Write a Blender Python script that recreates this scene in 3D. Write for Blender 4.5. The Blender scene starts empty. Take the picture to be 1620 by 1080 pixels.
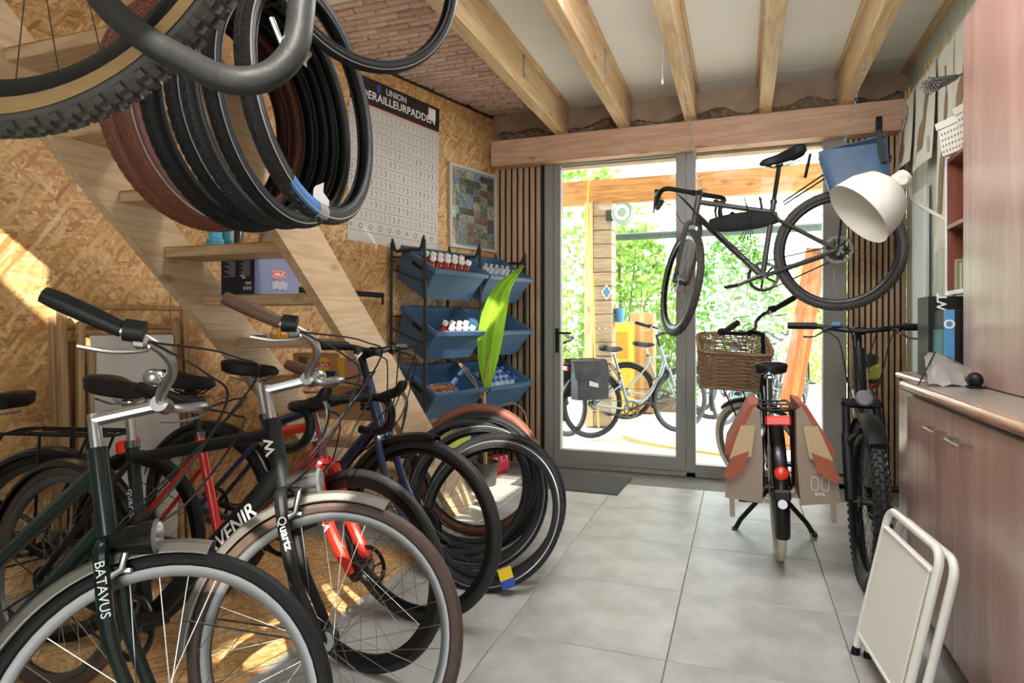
import bpy, math, random
from mathutils import Matrix, Vector
random.seed(7)
SC = bpy.context.scene
COL = SC.collection
PI = math.pi
# ------------------------------------------------------------------ camera
FPX, CX, CY, YAW, HCAM = 1010.0, 810.0, 515.0, math.radians(19.7), 1.15
SA, CA = math.sin(YAW), math.cos(YAW)
cam = bpy.data.cameras.new('camera'); cam.sensor_width = 36; cam.lens = FPX*36/1620
cam.shift_y = -25/1620; cam.clip_start = .02; cam.clip_end = 300
camo = bpy.data.objects.new('camera', cam); COL.objects.link(camo)
camo.location = (0, 0, HCAM); camo.rotation_euler = (PI/2, 0, YAW)
SC.camera = camo
# ------------------------------------------------------------------ sky, sun, exposure
w = bpy.data.worlds.new('world'); SC.world = w; w.use_nodes = True
bg = w.node_tree.nodes['Background']; bg.inputs[0].default_value = (.86, .94, 1.0, 1); bg.inputs[1].default_value = 2.15
sun = bpy.data.lights.new('sun', 'SUN'); sun.energy = 4.0; sun.color = (1, .92, .80); sun.angle = .012
suno = bpy.data.objects.new('sun', sun); COL.objects.link(suno)
SUND = Vector((-.47, .60, -.65)).normalized()
suno.rotation_euler = SUND.to_track_quat('-Z', 'Y').to_euler(); suno.location = (3, -4, 6)
vs = SC.view_settings; vs.view_transform = 'Standard'; vs.look = 'None'; vs.gamma = 1; vs.use_curve_mapping = False
vs.exposure = 1.85
# ------------------------------------------------------------------ pixel -> place
def ray(px, py):
    c = (px-CX)/FPX
    return Vector((c*CA-SA, c*SA+CA, (CY-py)/FPX))
CP = Vector((0, 0, HCAM))
def onX(px, py, X): r = ray(px, py); return CP + r*(X/r.x)
def onY(px, py, Y): r = ray(px, py); return CP + r*(Y/r.y)
def onZ(px, py, Z=0): r = ray(px, py); return CP + r*((Z-HCAM)/r.z)
def at(px, py, d): return CP + ray(px, py)*d
WC = Vector((-1.97, 5.09, 0)); WD = Vector((-.269, -.963, 0)).normalized(); WN = Vector((.963, -.269, 0)).normalized()
def onW(px, py, off=0.0):
    r = ray(px, py); p0 = WC + WN*off
    return CP + r*((p0-Vector((0, 0, 0))).dot(WN)/r.dot(WN)) if False else CP + r*((p0-Vector((0,0,HCAM))).dot(WN)/r.dot(WN))
def wallp(s, z, off=0.0): return WC + WD*s + WN*off + Vector((0, 0, z))
def sof(p): return (Vector((p.x, p.y, 0))-WC).dot(WD)
# ------------------------------------------------------------------ materials
def lin(h):
    h = h.lstrip('#'); o = []
    for i in (0, 2, 4):
        c = int(h[i:i+2], 16)/255
        o.append(c/12.92 if c <= .04045 else ((c+.055)/1.055)**2.4)
    return (o[0], o[1], o[2], 1)
MATS = {}
def nd(nt, t, **k):
    n = nt.nodes.new(t)
    for a, v in k.items(): setattr(n, a, v)
    return n
def M(name, hx='#888888', rough=.5, metal=0.0, var=.0, scale=12, stretch=(1, 1, 1), bump=0.0, col2=None, trans=0.0, coat=0.0, emis=None, es=0.0, sss=0.0):
    if name in MATS: return MATS[name]
    m = bpy.data.materials.new(name); m.use_nodes = True; nt = m.node_tree; b = nt.nodes['Principled BSDF']
    b.inputs['Base Color'].default_value = lin(hx); b.inputs['Roughness'].default_value = rough; b.inputs['Metallic'].default_value = metal
    if coat: b.inputs['Coat Weight'].default_value = coat*.6; b.inputs['Coat Roughness'].default_value = .12
    if max(lin(hx)[:3]) < .04 and not metal: b.inputs['Specular IOR Level'].default_value = .28
    if trans: b.inputs['Transmission Weight'].default_value = trans
    if emis: b.inputs['Emission Color'].default_value = lin(emis); b.inputs['Emission Strength'].default_value = es
    if var or bump or col2:
        tc = nd(nt, 'ShaderNodeTexCoord'); mp = nd(nt, 'ShaderNodeMapping'); nz = nd(nt, 'ShaderNodeTexNoise')
        mp.inputs['Scale'].default_value = stretch; nz.inputs['Scale'].default_value = scale; nz.inputs['Detail'].default_value = 6
        nt.links.new(tc.outputs['Object'], mp.inputs[0]); nt.links.new(mp.outputs[0], nz.inputs['Vector'])
        if var or col2:
            cr = nd(nt, 'ShaderNodeValToRGB'); c = lin(hx)
            c2 = lin(col2) if col2 else tuple(x*(1-var) for x in c[:3])+(1,)
            c1 = c if col2 else tuple(min(1, x*(1+var)) for x in c[:3])+(1,)
            cr.color_ramp.elements[0].position = .32; cr.color_ramp.elements[1].position = .68
            cr.color_ramp.elements[0].color = c2; cr.color_ramp.elements[1].color = c1
            nt.links.new(nz.outputs[0], cr.inputs[0]); nt.links.new(cr.outputs[0], b.inputs['Base Color'])
        if bump:
            bp = nd(nt, 'ShaderNodeBump'); bp.inputs['Strength'].default_value = bump; bp.inputs['Distance'].default_value = .01
            nt.links.new(nz.outputs[0], bp.inputs['Height']); nt.links.new(bp.outputs[0], b.inputs['Normal'])
    MATS[name] = m; return m
def wood(name, hx, hx2, axis='y', rough=.55, ring=9, knots=True, random_obj=True, coat=0):
    """grain stretched along one axis, growth rings and knots"""
    if name in MATS: return MATS[name]
    m = bpy.data.materials.new(name); m.use_nodes = True; nt = m.node_tree; b = nt.nodes['Principled BSDF']
    b.inputs['Roughness'].default_value = rough
    if coat: b.inputs['Coat Weight'].default_value = coat; b.inputs['Coat Roughness'].default_value = .2
    tc = nd(nt, 'ShaderNodeTexCoord'); mp = nd(nt, 'ShaderNodeMapping')
    s = {'x': (.07, 1, 1), 'y': (1, .07, 1), 'z': (1, 1, .07)}[axis]; mp.inputs['Scale'].default_value = s
    oi = nd(nt, 'ShaderNodeObjectInfo'); ad = nd(nt, 'ShaderNodeVectorMath', operation='ADD'); ml = nd(nt, 'ShaderNodeVectorMath', operation='SCALE')
    cmb = nd(nt, 'ShaderNodeCombineXYZ')
    for i in range(3): nt.links.new(oi.outputs['Random'], cmb.inputs[i])
    ml.inputs['Scale'].default_value = 13.7; nt.links.new(cmb.outputs[0], ml.inputs[0])
    nt.links.new(tc.outputs['Object'], ad.inputs[0]); nt.links.new(ml.outputs[0], ad.inputs[1]); nt.links.new(ad.outputs[0], mp.inputs[0])
    n1 = nd(nt, 'ShaderNodeTexNoise'); n1.inputs['Scale'].default_value = ring; n1.inputs['Detail'].default_value = 2; n1.inputs['Distortion'].default_value = .6
    nt.links.new(mp.outputs[0], n1.inputs['Vector'])
    sn = nd(nt, 'ShaderNodeMath', operation='MULTIPLY'); sn.inputs[1].default_value = 42
    si = nd(nt, 'ShaderNodeMath', operation='SINE'); nt.links.new(n1.outputs[0], sn.inputs[0]); nt.links.new(sn.outputs[0], si.inputs[0])
    n2 = nd(nt, 'ShaderNodeTexNoise'); n2.inputs['Scale'].default_value = 90; n2.inputs['Detail'].default_value = 5; nt.links.new(mp.outputs[0], n2.inputs['Vector'])
    mx = nd(nt, 'ShaderNodeMath', operation='MULTIPLY_ADD'); mx.inputs[1].default_value = .16
    nt.links.new(si.outputs[0], mx.inputs[0]); nt.links.new(n2.outputs[0], mx.inputs[2])
    cr = nd(nt, 'ShaderNodeValToRGB'); cr.color_ramp.elements[0].position = .28; cr.color_ramp.elements[1].position = .72
    cr.color_ramp.elements[0].color = lin(hx2); cr.color_ramp.elements[1].color = lin(hx)
    nt.links.new(mx.outputs[0], cr.inputs[0])
    out = cr.outputs[0]
    if knots:
        mk = nd(nt, 'ShaderNodeMapping'); mk.inputs['Scale'].default_value = {'x': (.45, 1, 1), 'y': (1, .45, 1), 'z': (1, 1, .45)}[axis]
        nt.links.new(ad.outputs[0], mk.inputs[0])
        vo = nd(nt, 'ShaderNodeTexVoronoi'); vo.inputs['Scale'].default_value = 6.5; nt.links.new(mk.outputs[0], vo.inputs['Vector'])
        kr = nd(nt, 'ShaderNodeValToRGB'); kr.color_ramp.elements[0].position = .07; kr.color_ramp.elements[1].position = .17
        kr.color_ramp.elements[0].color = (.75, .75, .75, 1); kr.color_ramp.elements[1].color = (0, 0, 0, 1)
        nt.links.new(vo.outputs['Distance'], kr.inputs[0])
        mm = nd(nt, 'ShaderNodeMix', data_type='RGBA'); nt.links.new(kr.outputs[0], mm.inputs['Factor'])
        c = lin(hx2); mm.inputs['B'].default_value = (c[0]*.55, c[1]*.45, c[2]*.38, 1)
        nt.links.new(out, mm.inputs['A']); out = mm.outputs['Result']
    nt.links.new(out, b.inputs['Base Color'])
    bp = nd(nt, 'ShaderNodeBump'); bp.inputs['Strength'].default_value = .12; bp.inputs['Distance'].default_value = .004
    nt.links.new(mx.outputs[0], bp.inputs['Height']); nt.links.new(bp.outputs[0], b.inputs['Normal'])
    MATS[name] = m; return m
def osb(name, rotz=0.0):
    """oriented strand board: several layers of stretched, randomly turned flakes"""
    m = bpy.data.materials.new(name); m.use_nodes = True; nt = m.node_tree; b = nt.nodes['Principled BSDF']
    b.inputs['Roughness'].default_value = .5
    tc = nd(nt, 'ShaderNodeTexCoord'); base = nd(nt, 'ShaderNodeMapping'); base.inputs['Rotation'].default_value = (0, 0, rotz)
    nt.links.new(tc.outputs['Object'], base.inputs[0])
    nzd = nd(nt, 'ShaderNodeTexNoise'); nzd.inputs['Scale'].default_value = 9; nt.links.new(base.outputs[0], nzd.inputs['Vector'])
    dv = nd(nt, 'ShaderNodeVectorMath', operation='MULTIPLY_ADD'); dv.inputs[1].default_value = (.02, .02, .02)
    nt.links.new(nzd.outputs['Color'], dv.inputs[0]); nt.links.new(base.outputs[0], dv.inputs[2])
    layers = []
    for i, (ang, sc) in enumerate(((.35, 16), (-.75, 14), (1.35, 18), (2.3, 15), (.05, 19), (1.0, 15))):
        mp = nd(nt, 'ShaderNodeMapping'); mp.vector_type = 'TEXTURE'
        mp.inputs['Rotation'].default_value = (0, ang, 0) if name != 'osb_floor' else (0, 0, ang)
        mp.inputs['Scale'].default_value = (6.5, 1, 1); mp.inputs['Location'].default_value = (i*3.1, i, i*1.7)
        nt.links.new(dv.outputs[0], mp.inputs[0])
        vo = nd(nt, 'ShaderNodeTexVoronoi'); vo.inputs['Scale'].default_value = sc*4.2; vo.inputs['Randomness'].default_value = 1
        nt.links.new(mp.outputs[0], vo.inputs['Vector']); layers.append(vo)
    sel = layers[0].outputs['Color']
    for i, vo in enumerate(layers[1:]):
        sx = nd(nt, 'ShaderNodeSeparateColor'); nt.links.new(vo.outputs['Color'], sx.inputs[0])
        gt = nd(nt, 'ShaderNodeMath', operation='GREATER_THAN'); gt.inputs[1].default_value = .58; nt.links.new(sx.outputs[2], gt.inputs[0])
        mx = nd(nt, 'ShaderNodeMix', data_type='RGBA'); nt.links.new(gt.outputs[0], mx.inputs['Factor'])
        nt.links.new(sel, mx.inputs['A']); nt.links.new(vo.outputs['Color'], mx.inputs['B']); sel = mx.outputs['Result']
    s2 = nd(nt, 'ShaderNodeSeparateColor'); nt.links.new(sel, s2.inputs[0])
    cr = nd(nt, 'ShaderNodeValToRGB'); e = cr.color_ramp.elements
    e[0].position = 0; e[0].color = lin('#a87846'); e[1].position = 1; e[1].color = lin('#e6c796')
    for p, h in ((.10, '#bb8a54'), (.35, '#ca9b64'), (.6, '#d2a76f'), (.85, '#dcb680')):
        n = e.new(p); n.color = lin(h)
    nt.links.new(s2.outputs[1], cr.inputs[0])
    ng = nd(nt, 'ShaderNodeTexNoise'); ng.inputs['Scale'].default_value = 60; ng.inputs['Detail'].default_value = 6; nt.links.new(base.outputs[0], ng.inputs['Vector'])
    ngr = nd(nt, 'ShaderNodeMapRange'); ngr.inputs['From Min'].default_value = .3; ngr.inputs['From Max'].default_value = .7; ngr.inputs['To Min'].default_value = .8; ngr.inputs['To Max'].default_value = 1.12
    nt.links.new(ng.outputs[0], ngr.inputs[0])
    mu = nd(nt, 'ShaderNodeVectorMath', operation='SCALE'); nt.links.new(cr.outputs[0], mu.inputs[0]); nt.links.new(ngr.outputs[0], mu.inputs['Scale'])
    nt.links.new(mu.outputs[0], b.inputs['Base Color'])
    bp = nd(nt, 'ShaderNodeBump'); bp.inputs['Strength'].default_value = .25; bp.inputs['Distance'].default_value = .003
    nt.links.new(s2.outputs[1], bp.inputs['Height']); nt.links.new(bp.outputs[0], b.inputs['Normal'])
    MATS[name] = m; return m
def glassmat(name='pane_glass', tint=(.97, .99, .98, 1)):
    m = bpy.data.materials.new(name); m.use_nodes = True; nt = m.node_tree; nt.nodes.remove(nt.nodes['Principled BSDF'])
    o = nt.nodes['Material Output']; t = nd(nt, 'ShaderNodeBsdfTransparent'); t.inputs[0].default_value = tint
    g = nd(nt, 'ShaderNodeBsdfGlossy'); g.inputs['Roughness'].default_value = .02
    lw = nd(nt, 'ShaderNodeLayerWeight'); pw_ = nd(nt, 'ShaderNodeMath', operation='POWER'); pw_.inputs[1].default_value = 5; nt.links.new(lw.outputs['Facing'], pw_.inputs[0])
    ma = nd(nt, 'ShaderNodeMath', operation='MULTIPLY_ADD'); ma.inputs[1].default_value = .6; ma.inputs[2].default_value = .025; nt.links.new(pw_.outputs[0], ma.inputs[0])
    mx = nd(nt, 'ShaderNodeMixShader'); nt.links.new(ma.outputs[0], mx.inputs[0]); nt.links.new(t.outputs[0], mx.inputs[1]); nt.links.new(g.outputs[0], mx.inputs[2])
    nt.links.new(mx.outputs[0], o.inputs[0]); MATS[name] = m; return m
def leafmat(name, hx, hx2):
    m = bpy.data.materials.new(name); m.use_nodes = True; nt = m.node_tree; b = nt.nodes['Principled BSDF']; o = nt.nodes['Material Output']
    b.inputs['Roughness'].default_value = .55
    tc = nd(nt, 'ShaderNodeTexCoord'); nz = nd(nt, 'ShaderNodeTexNoise'); nz.inputs['Scale'].default_value = 7; nt.links.new(tc.outputs['Object'], nz.inputs['Vector'])
    cr = nd(nt, 'ShaderNodeValToRGB'); cr.color_ramp.elements[0].position = .35; cr.color_ramp.elements[1].position = .65
    cr.color_ramp.elements[0].color = lin(hx2); cr.color_ramp.elements[1].color = lin(hx); nt.links.new(nz.outputs[0], cr.inputs[0]); nt.links.new(cr.outputs[0], b.inputs['Base Color'])
    t = nd(nt, 'ShaderNodeBsdfTranslucent'); nt.links.new(cr.outputs[0], t.inputs[0])
    mx = nd(nt, 'ShaderNodeMixShader'); mx.inputs[0].default_value = .45
    nt.links.new(b.outputs[0], mx.inputs[1]); nt.links.new(t.outputs[0], mx.inputs[2]); nt.links.new(mx.outputs[0], o.inputs[0]); MATS[name] = m; return m
# ------------------------------------------------------------------ mesh builder
XF = {}
def frame_from(p, q):
    d = (Vector(q)-Vector(p)); L = d.length; d = d.normalized()
    u = Vector((0, 0, 1)) if abs(d.z) < .9 else Vector((1, 0, 0))
    x = u.cross(d).normalized(); y = d.cross(x)
    return d, x, y, L
class MB:
    def __init__(s, M=None): s.v = []; s.f = []; s.M = M.copy() if M else Matrix.Identity(4)
    def add(s, vs, fs):
        o = len(s.v); s.v += [s.M @ Vector(p) for p in vs]; s.f += [tuple(i+o for i in f) for f in fs]; return s
    def box(s, c, d, R=None):
        c = Vector(c); h = [x/2 for x in d]; vs = []
        for a in (-1, 1):
            for b in (-1, 1):
                for e in (-1, 1):
                    p = Vector((a*h[0], b*h[1], e*h[2])); vs.append(c+(R @ p if R else p))
        return s.add(vs, [(0, 1, 3, 2), (4, 6, 7, 5), (0, 4, 5, 1), (2, 3, 7, 6), (0, 2, 6, 4), (1, 5, 7, 3)])
    def bx(s, lo, hi): return s.box([(a+b)/2 for a, b in zip(lo, hi)], [abs(b-a) for a, b in zip(lo, hi)])
    def bbox(s, c, d, r=.01, R=None):
        """box with chamfered edges"""
        c = Vector(c); h = [x/2 for x in d]; r = min(r, min(h)*.9); vs = []; fs = []
        idx = {}
        for a in (-1, 1):
            for b in (-1, 1):
                for e in (-1, 1):
                    for k in range(3):
                        p = [a*h[0], b*h[1], e*h[2]]
                        for j in range(3):
                            if j != k: p[j] -= math.copysign(r, p[j])
                        idx[(a, b, e, k)] = len(vs); p = Vector(p); vs.append(c+(R @ p if R else p))
        for k in range(3):
            for sg in (-1, 1):
                q = []
                for (b, e) in ((-1, -1), (1, -1), (1, 1), (-1, 1)):
                    t = [0, 0, 0]; t[k] = sg; t[(k+1) % 3] = b; t[(k+2) % 3] = e; q.append(idx[(t[0], t[1], t[2], k)])
                fs.append(tuple(q if sg > 0 else q[::-1]))
        for k in range(3):
            i, j = (k+1) % 3, (k+2) % 3
            for b in (-1, 1):
                for e in (-1, 1):
                    t0 = [0, 0, 0]; t0[k] = -1; t0[i] = b; t0[j] = e; t1 = list(t0); t1[k] = 1
                    q = [idx[tuple(t0)+(i,)], idx[tuple(t1)+(i,)], idx[tuple(t1)+(j,)], idx[tuple(t0)+(j,)]]
                    fs.append(tuple(q if b*e < 0 else q[::-1]))
        for a in (-1, 1):
            for b in (-1, 1):
                for e in (-1, 1):
                    q = (idx[(a, b, e, 0)], idx[(a, b, e, 1)], idx[(a, b, e, 2)]); fs.append(q if a*b*e > 0 else q[::-1])
        return s.add(vs, fs)
    def tube(s, pts, r, n=8, closed=False, caps=True, flat=1.0):
        P = [Vector(p) for p in pts]; N = len(P); rr = r if isinstance(r, (list, tuple)) else [r]*N
        T = []
        for i in range(N):
            a = P[(i-1) % N] if (closed or i > 0) else P[i]; b = P[(i+1) % N] if (closed or i < N-1) else P[i]
            d = b-a; T.append(d.normalized() if d.length > 1e-9 else Vector((0, 0, 1)))
        u = Vector((0, 0, 1)) if abs(T[0].z) < .9 else Vector((1, 0, 0))
        x = u.cross(T[0]).normalized(); vs = []; fs = []
        for i in range(N):
            x = (x-T[i]*x.dot(T[i]))
            if x.length < 1e-6: x = Vector((1, 0, 0))
            x.normalize(); y = T[i].cross(x)
            for k in range(n):
                a = 2*PI*k/n; vs.append(P[i]+(x*math.cos(a)+y*math.sin(a)*flat)*rr[i])
        for i in range(N if closed else N-1):
            j = (i+1) % N
            for k in range(n):
                k2 = (k+1) % n; fs.append((i*n+k, i*n+k2, j*n+k2, j*n+k))
        if caps and not closed: fs.append(tuple(range(n-1, -1, -1))); fs.append(tuple((N-1)*n+k for k in range(n)))
        return s.add(vs, fs)
    def cyl(s, p, q, r, n=16, r2=None): return s.tube([p, q], [r, r if r2 is None else r2], n)
    def rev(s, prof, n=32, axis='z', closed=False, a0=0, a1=2*PI):
        """revolve (r, h) points about an axis"""
        full = abs(a1-a0-2*PI) < 1e-6; vs = []; fs = []; m = len(prof); cnt = n if full else n+1
        for i in range(cnt):
            a = a0+(a1-a0)*i/n; c, si = math.cos(a), math.sin(a)
            for (r, h) in prof:
                vs.append({'z': (r*c, r*si, h), 'y': (r*c, h, r*si), 'x': (h, r*c, r*si)}[axis])
        for i in range(n):
            j = (i+1) % cnt
            for k in range(m if closed else m-1):
                k2 = (k+1) % m; q = (i*m+k, j*m+k, j*m+k2, i*m+k2); fs.append(q if axis != 'y' else q[::-1])
        return s.add(vs, fs)
    def loft(s, rings, cap=True, closed=False):
        n = len(rings[0]); vs = [p for r in rings for p in r]; fs = []
        N = len(rings)
        for i in range(N if closed else N-1):
            j = (i+1) % N
            for k in range(n):
                k2 = (k+1) % n; fs.append((i*n+k, i*n+k2, j*n+k2, j*n+k))
        if cap and not closed: fs.append(tuple(range(n-1, -1, -1))); fs.append(tuple((N-1)*n+k for k in range(n)))
        return s.add(vs, fs)
    def prism(s, poly, t, M4=None):
        """2-D outline (x, z) extruded along y by t"""
        M4 = M4 or Matrix.Identity(4); n = len(poly)
        vs = [M4 @ Vector((p[0], -t/2, p[1])) for p in poly]+[M4 @ Vector((p[0], t/2, p[1])) for p in poly]
        fs = [tuple(range(n)), tuple(range(2*n-1, n-1, -1))]+[(k, k+n, (k+1) % n+n, (k+1) % n) for k in range(n)]
        return s.add(vs, fs)
    def quad(s, a, b, c, d): return s.add([a, b, c, d], [(0, 1, 2, 3)])
    def sph(s, c, r, n=12, m=8, sc=(1, 1, 1)):
        c = Vector(c); rings = []
        vs = []; fs = []
        for i in range(m+1):
            t = PI*i/m
            for k in range(n):
                a = 2*PI*k/n; vs.append(c+Vector((r*sc[0]*math.sin(t)*math.cos(a), r*sc[1]*math.sin(t)*math.sin(a), r*sc[2]*math.cos(t))))
        for i in range(m):
            for k in range(n):
                k2 = (k+1) % n; fs.append((i*n+k, (i+1)*n+k, (i+1)*n+k2, i*n+k2))
        return s.add(vs, fs)
    def mesh(s, name, mat, sharp=35):
        me = bpy.data.meshes.new(name); me.from_pydata([tuple(p) for p in s.v], [], s.f)
        me.materials.append(mat); me.validate(); me.update()
        me.shade_smooth(); me.set_sharp_from_angle(angle=math.radians(sharp))
        return me
    def build(s, name, mat, parent=None, world=False, loc=None, rz=0.0, sharp=35):
        """parent given: vertices are local to it (or world if asked); none: origin moves to the base centre"""
        if parent is not None and world:
            inv = XF.get(parent.name, Matrix.Identity(4)).inverted(); s.v = [inv @ p for p in s.v]
        mw = Matrix.Identity(4)
        if parent is None and loc is None:
            lo = [min(p[i] for p in s.v) for i in range(3)]; hi = [max(p[i] for p in s.v) for i in range(3)]
            o = Vector(((lo[0]+hi[0])/2, (lo[1]+hi[1])/2, lo[2])); s.v = [p-o for p in s.v]; mw = Matrix.Translation(o)
        elif parent is None: mw = Matrix.Translation(Vector(loc)) @ Matrix.Rotation(rz, 4, 'Z')
        ob = bpy.data.objects.new(name, s.mesh(name, mat, sharp)); COL.objects.link(ob)
        if parent is not None: ob.parent = parent; XF[ob.name] = XF.get(parent.name, Matrix.Identity(4))
        else: ob.matrix_world = mw; XF[ob.name] = mw.copy()
        return ob
def tag(o, label=None, cat=None, group=None, kind=None):
    if label: o['label'] = label
    if cat: o['category'] = cat
    if group: o['group'] = group
    if kind: o['kind'] = kind
    return o
def struct(o): o['kind'] = 'structure'; return o
def thing(name, label, cat, loc=(0, 0, 0), rz=0.0, group=None, mw=None):
    o = bpy.data.objects.new(name, None); COL.objects.link(o); o.empty_display_size = .1
    m = mw if mw is not None else Matrix.Translation(Vector(loc)) @ Matrix.Rotation(rz, 4, 'Z')
    o.matrix_world = m; XF[o.name] = m.copy(); tag(o, label, cat, group); return o
def copy_tree(o, mw=None, label=None, parent=None):
    c = o.copy(); COL.objects.link(c)
    if parent is not None: c.parent = parent; XF[c.name] = XF[parent.name]
    elif mw is not None: c.matrix_world = mw; XF[c.name] = mw.copy()
    if label: c['label'] = label
    for ch in [x for x in bpy.data.objects if x.parent == o]: copy_tree(ch, None, None, c)
    return c
def inst(src, name, parent, mw_local):
    """a piece sharing mesh data, placed inside its parent"""
    ob = bpy.data.objects.new(name, src); COL.objects.link(ob); ob.parent = parent; ob.matrix_basis = mw_local; return ob
def textmesh(txt, size, mat, name, parent, m4, bold=0.0, align='CENTER', ext=.0004, shear=0, world=False):
    cu = bpy.data.curves.new(name, 'FONT'); cu.body = txt; cu.size = size; cu.align_x = align; cu.align_y = 'CENTER'; cu.offset = bold; cu.extrude = ext; cu.shear = shear; cu.resolution_u = 3
    t = bpy.data.objects.new(name, cu); COL.objects.link(t); bpy.context.view_layer.update()
    me = bpy.data.meshes.new_from_object(t.evaluated_get(bpy.context.evaluated_depsgraph_get()))
    bpy.data.objects.remove(t); bpy.data.curves.remove(cu)
    if world: m4 = XF[parent.name].inverted() @ m4
    me.transform(m4); me.materials.clear(); me.materials.append(mat)
    ob = bpy.data.objects.new(name, me); COL.objects.link(ob); ob.parent = parent; XF[ob.name] = XF[parent.name]; return ob
def basis(o, x, y):
    """matrix with given origin, x and y directions"""
    x = Vector(x).normalized(); y = Vector(y); y = (y-x*y.dot(x)).normalized(); z = x.cross(y)
    return Matrix(((x.x, y.x, z.x, o[0]), (x.y, y.y, z.y, o[1]), (x.z, y.z, z.z, o[2]), (0, 0, 0, 1)))
def smooth_path(pts, n=6, closed=False):
    P = [Vector(p) for p in pts]; out = []; N = len(P)
    for i in range(N if closed else N-1):
        p1, p2 = P[i], P[(i+1) % N]
        p0 = P[(i-1) % N] if (closed or i > 0) else p1*2-p2
        p3 = P[(i+2) % N] if (closed or i < N-2) else p2*2-p1
        for k in range(n):
            t = k/n; out.append(.5*((2*p1)+(p2-p0)*t+(2*p0-5*p1+4*p2-p3)*t*t+(3*p1-p0-3*p2+p3)*t**3))
    if not closed: out.append(P[-1])
    return out
# palette
RUB = M('rubber', '#1b1b1c', .62, var=.18, scale=60, bump=.15)
RUBG = M('rubber_grey', '#2a2a2b', .5, var=.15, scale=60, bump=.15)
RUBB = M('rubber_brown', '#6e3d2b', .62, var=.15, scale=60, bump=.2)
RUBC = M('rubber_cream', '#c9bda6', .6, var=.1, scale=60, bump=.2)
RUBT = M('rubber_tan', '#8f7248', .55, var=.1, scale=40)
BLK = M('black_paint', '#0c0c0d', .32, coat=.3)
BLKM = M('black_matt', '#121213', .55)
PLA = M('black_plastic', '#141415', .45)
LEA = M('saddle_leather', '#1a1615', .42, var=.1, scale=40, bump=.1)
RIMA = M('rim_alloy', '#737371', .42, 1.0)
ALU = M('aluminium', '#b5b5b3', .3, 1.0)
STEEL = M('spoke_steel', '#94948f', .3, 1.0)
DSTEEL = M('dark_steel', '#55544f', .35, 1.0)
WHITE = M('white_paint', '#ecebe6', .4)
RED = M('red_paint', '#c8291b', .25, coat=.6)
DRED = M('dark_red_paint', '#7c1a26', .25, coat=.6)
NAVY = M('navy_paint', '#1d2a4a', .3, coat=.5)
GREEN = M('green_paint', '#0a1c19', .25, coat=.6)
GREY = M('grey_paint', '#8b9694', .35, coat=.3)
TAUPE = M('taupe_paint', '#45423d', .35, coat=.3)
BRG = M('brown_grip', '#5a3c2b', .6, var=.1, scale=50)
REDL = M('red_reflector', '#d8230f', .2, coat=.6)
ORL = M('amber_reflector', '#e08a1c', .25)
CHR = M('chrome', '#dedede', .12, 1.0)
PINE = {a: wood('pine_'+a, '#dec29a', '#cba676', a) for a in 'xyz'}
PINEP = {a: wood('pine_pale_'+a, '#dcc9a4', '#ccb084', a) for a in 'xyz'}
OSBW = osb('osb_wall', -math.atan2(WD.y, WD.x)); OSBF = osb('osb_floor')
GLASS = glassmat()
# ================================================================== ROOM SHELL
YB = 5.09; XR = 1.08; ZC = 2.93; YR = -2.2
JX = [-1.36, -.852, -.352, .166, .684]
# floor with 60 cm tiles
fl = struct(MB().bx((-4.2, YR-.1, -.06), (XR+.12, YB+.1, -.004)).build('floor', M('grout', '#6f6c66', .9)))
TILE = M('floor_tile', '#b4b3ae', .40, col2='#96948e', scale=5.5, bump=.05)
tm = MB().bbox((0, 0, -.002), (.597, .597, .008), .002).mesh('tile', TILE)
for i in range(-6, 3):
    for j in range(-8, 9):
        x = -.24+.6*i+.3; y = 2.84+.6*j-.3
        if x-.3 < -4.1 or x+.3 > XR+.25 or y < YR+.3 or y+.3 > YB+.1: continue
        inst(tm, 'tile', fl, XF[fl.name].inverted() @ Matrix.Translation((x, y, 0)))
o = MB().bx((-2.55, 1.15, .0025), (-1.5, 2.9, .0055)).build('osb_sheet', OSBF)
tag(o, 'thin strand board sheet lying on the floor under the row of bicycles', 'board')
# left wall of strand board panels
def wslab(s0, s1, z0, z1, o0, o1):
    m = MB(); vs = [wallp(s, z, o_) for s in (s0, s1) for o_ in (o0, o1) for z in (z0, z1)]
    return m.add(vs, [(0, 1, 3, 2), (4, 6, 7, 5), (0, 4, 5, 1), (2, 3, 7, 6), (0, 2, 6, 4), (1, 5, 7, 3)])
SE = 3.52
wl = struct(wslab(-.05, SE, 0, 3.0, -.12, -.019).build('wall_left', M('dark_backing', '#4a3a2a', .9)))
ss = [.0, .26, 1.5, 2.74, SE]
for a, b in zip(ss[:-1], ss[1:]): wslab(a+.002, b-.002, .005, 2.90, -.018, 0).build('osb_panel', OSBW, wl, True)
pe = wallp(SE, 0)
wr = M('white_wall', '#d8d4cb', .8)
wb = MB(); wb.bx((-4.2, pe.y-.1, 0), (pe.x-.02, pe.y, 3.0)); wb.bx((-4.2, YR, 0), (-4.1, pe.y, 3.0))
struct(wb.build('wall_left_recess', wr))
rw = MB(); rw.bx((-4.2, YR-.12, 0), (-.5, YR, 3)); rw.bx((.95, YR-.12, 0), (XR+.1, YR, 3)); rw.bx((-.5, YR-.12, 2.3), (.95, YR, 3))  # opening in the unseen rear wall, added and sized for sky fill
struct(rw.build('wall_rear', wr))
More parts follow.
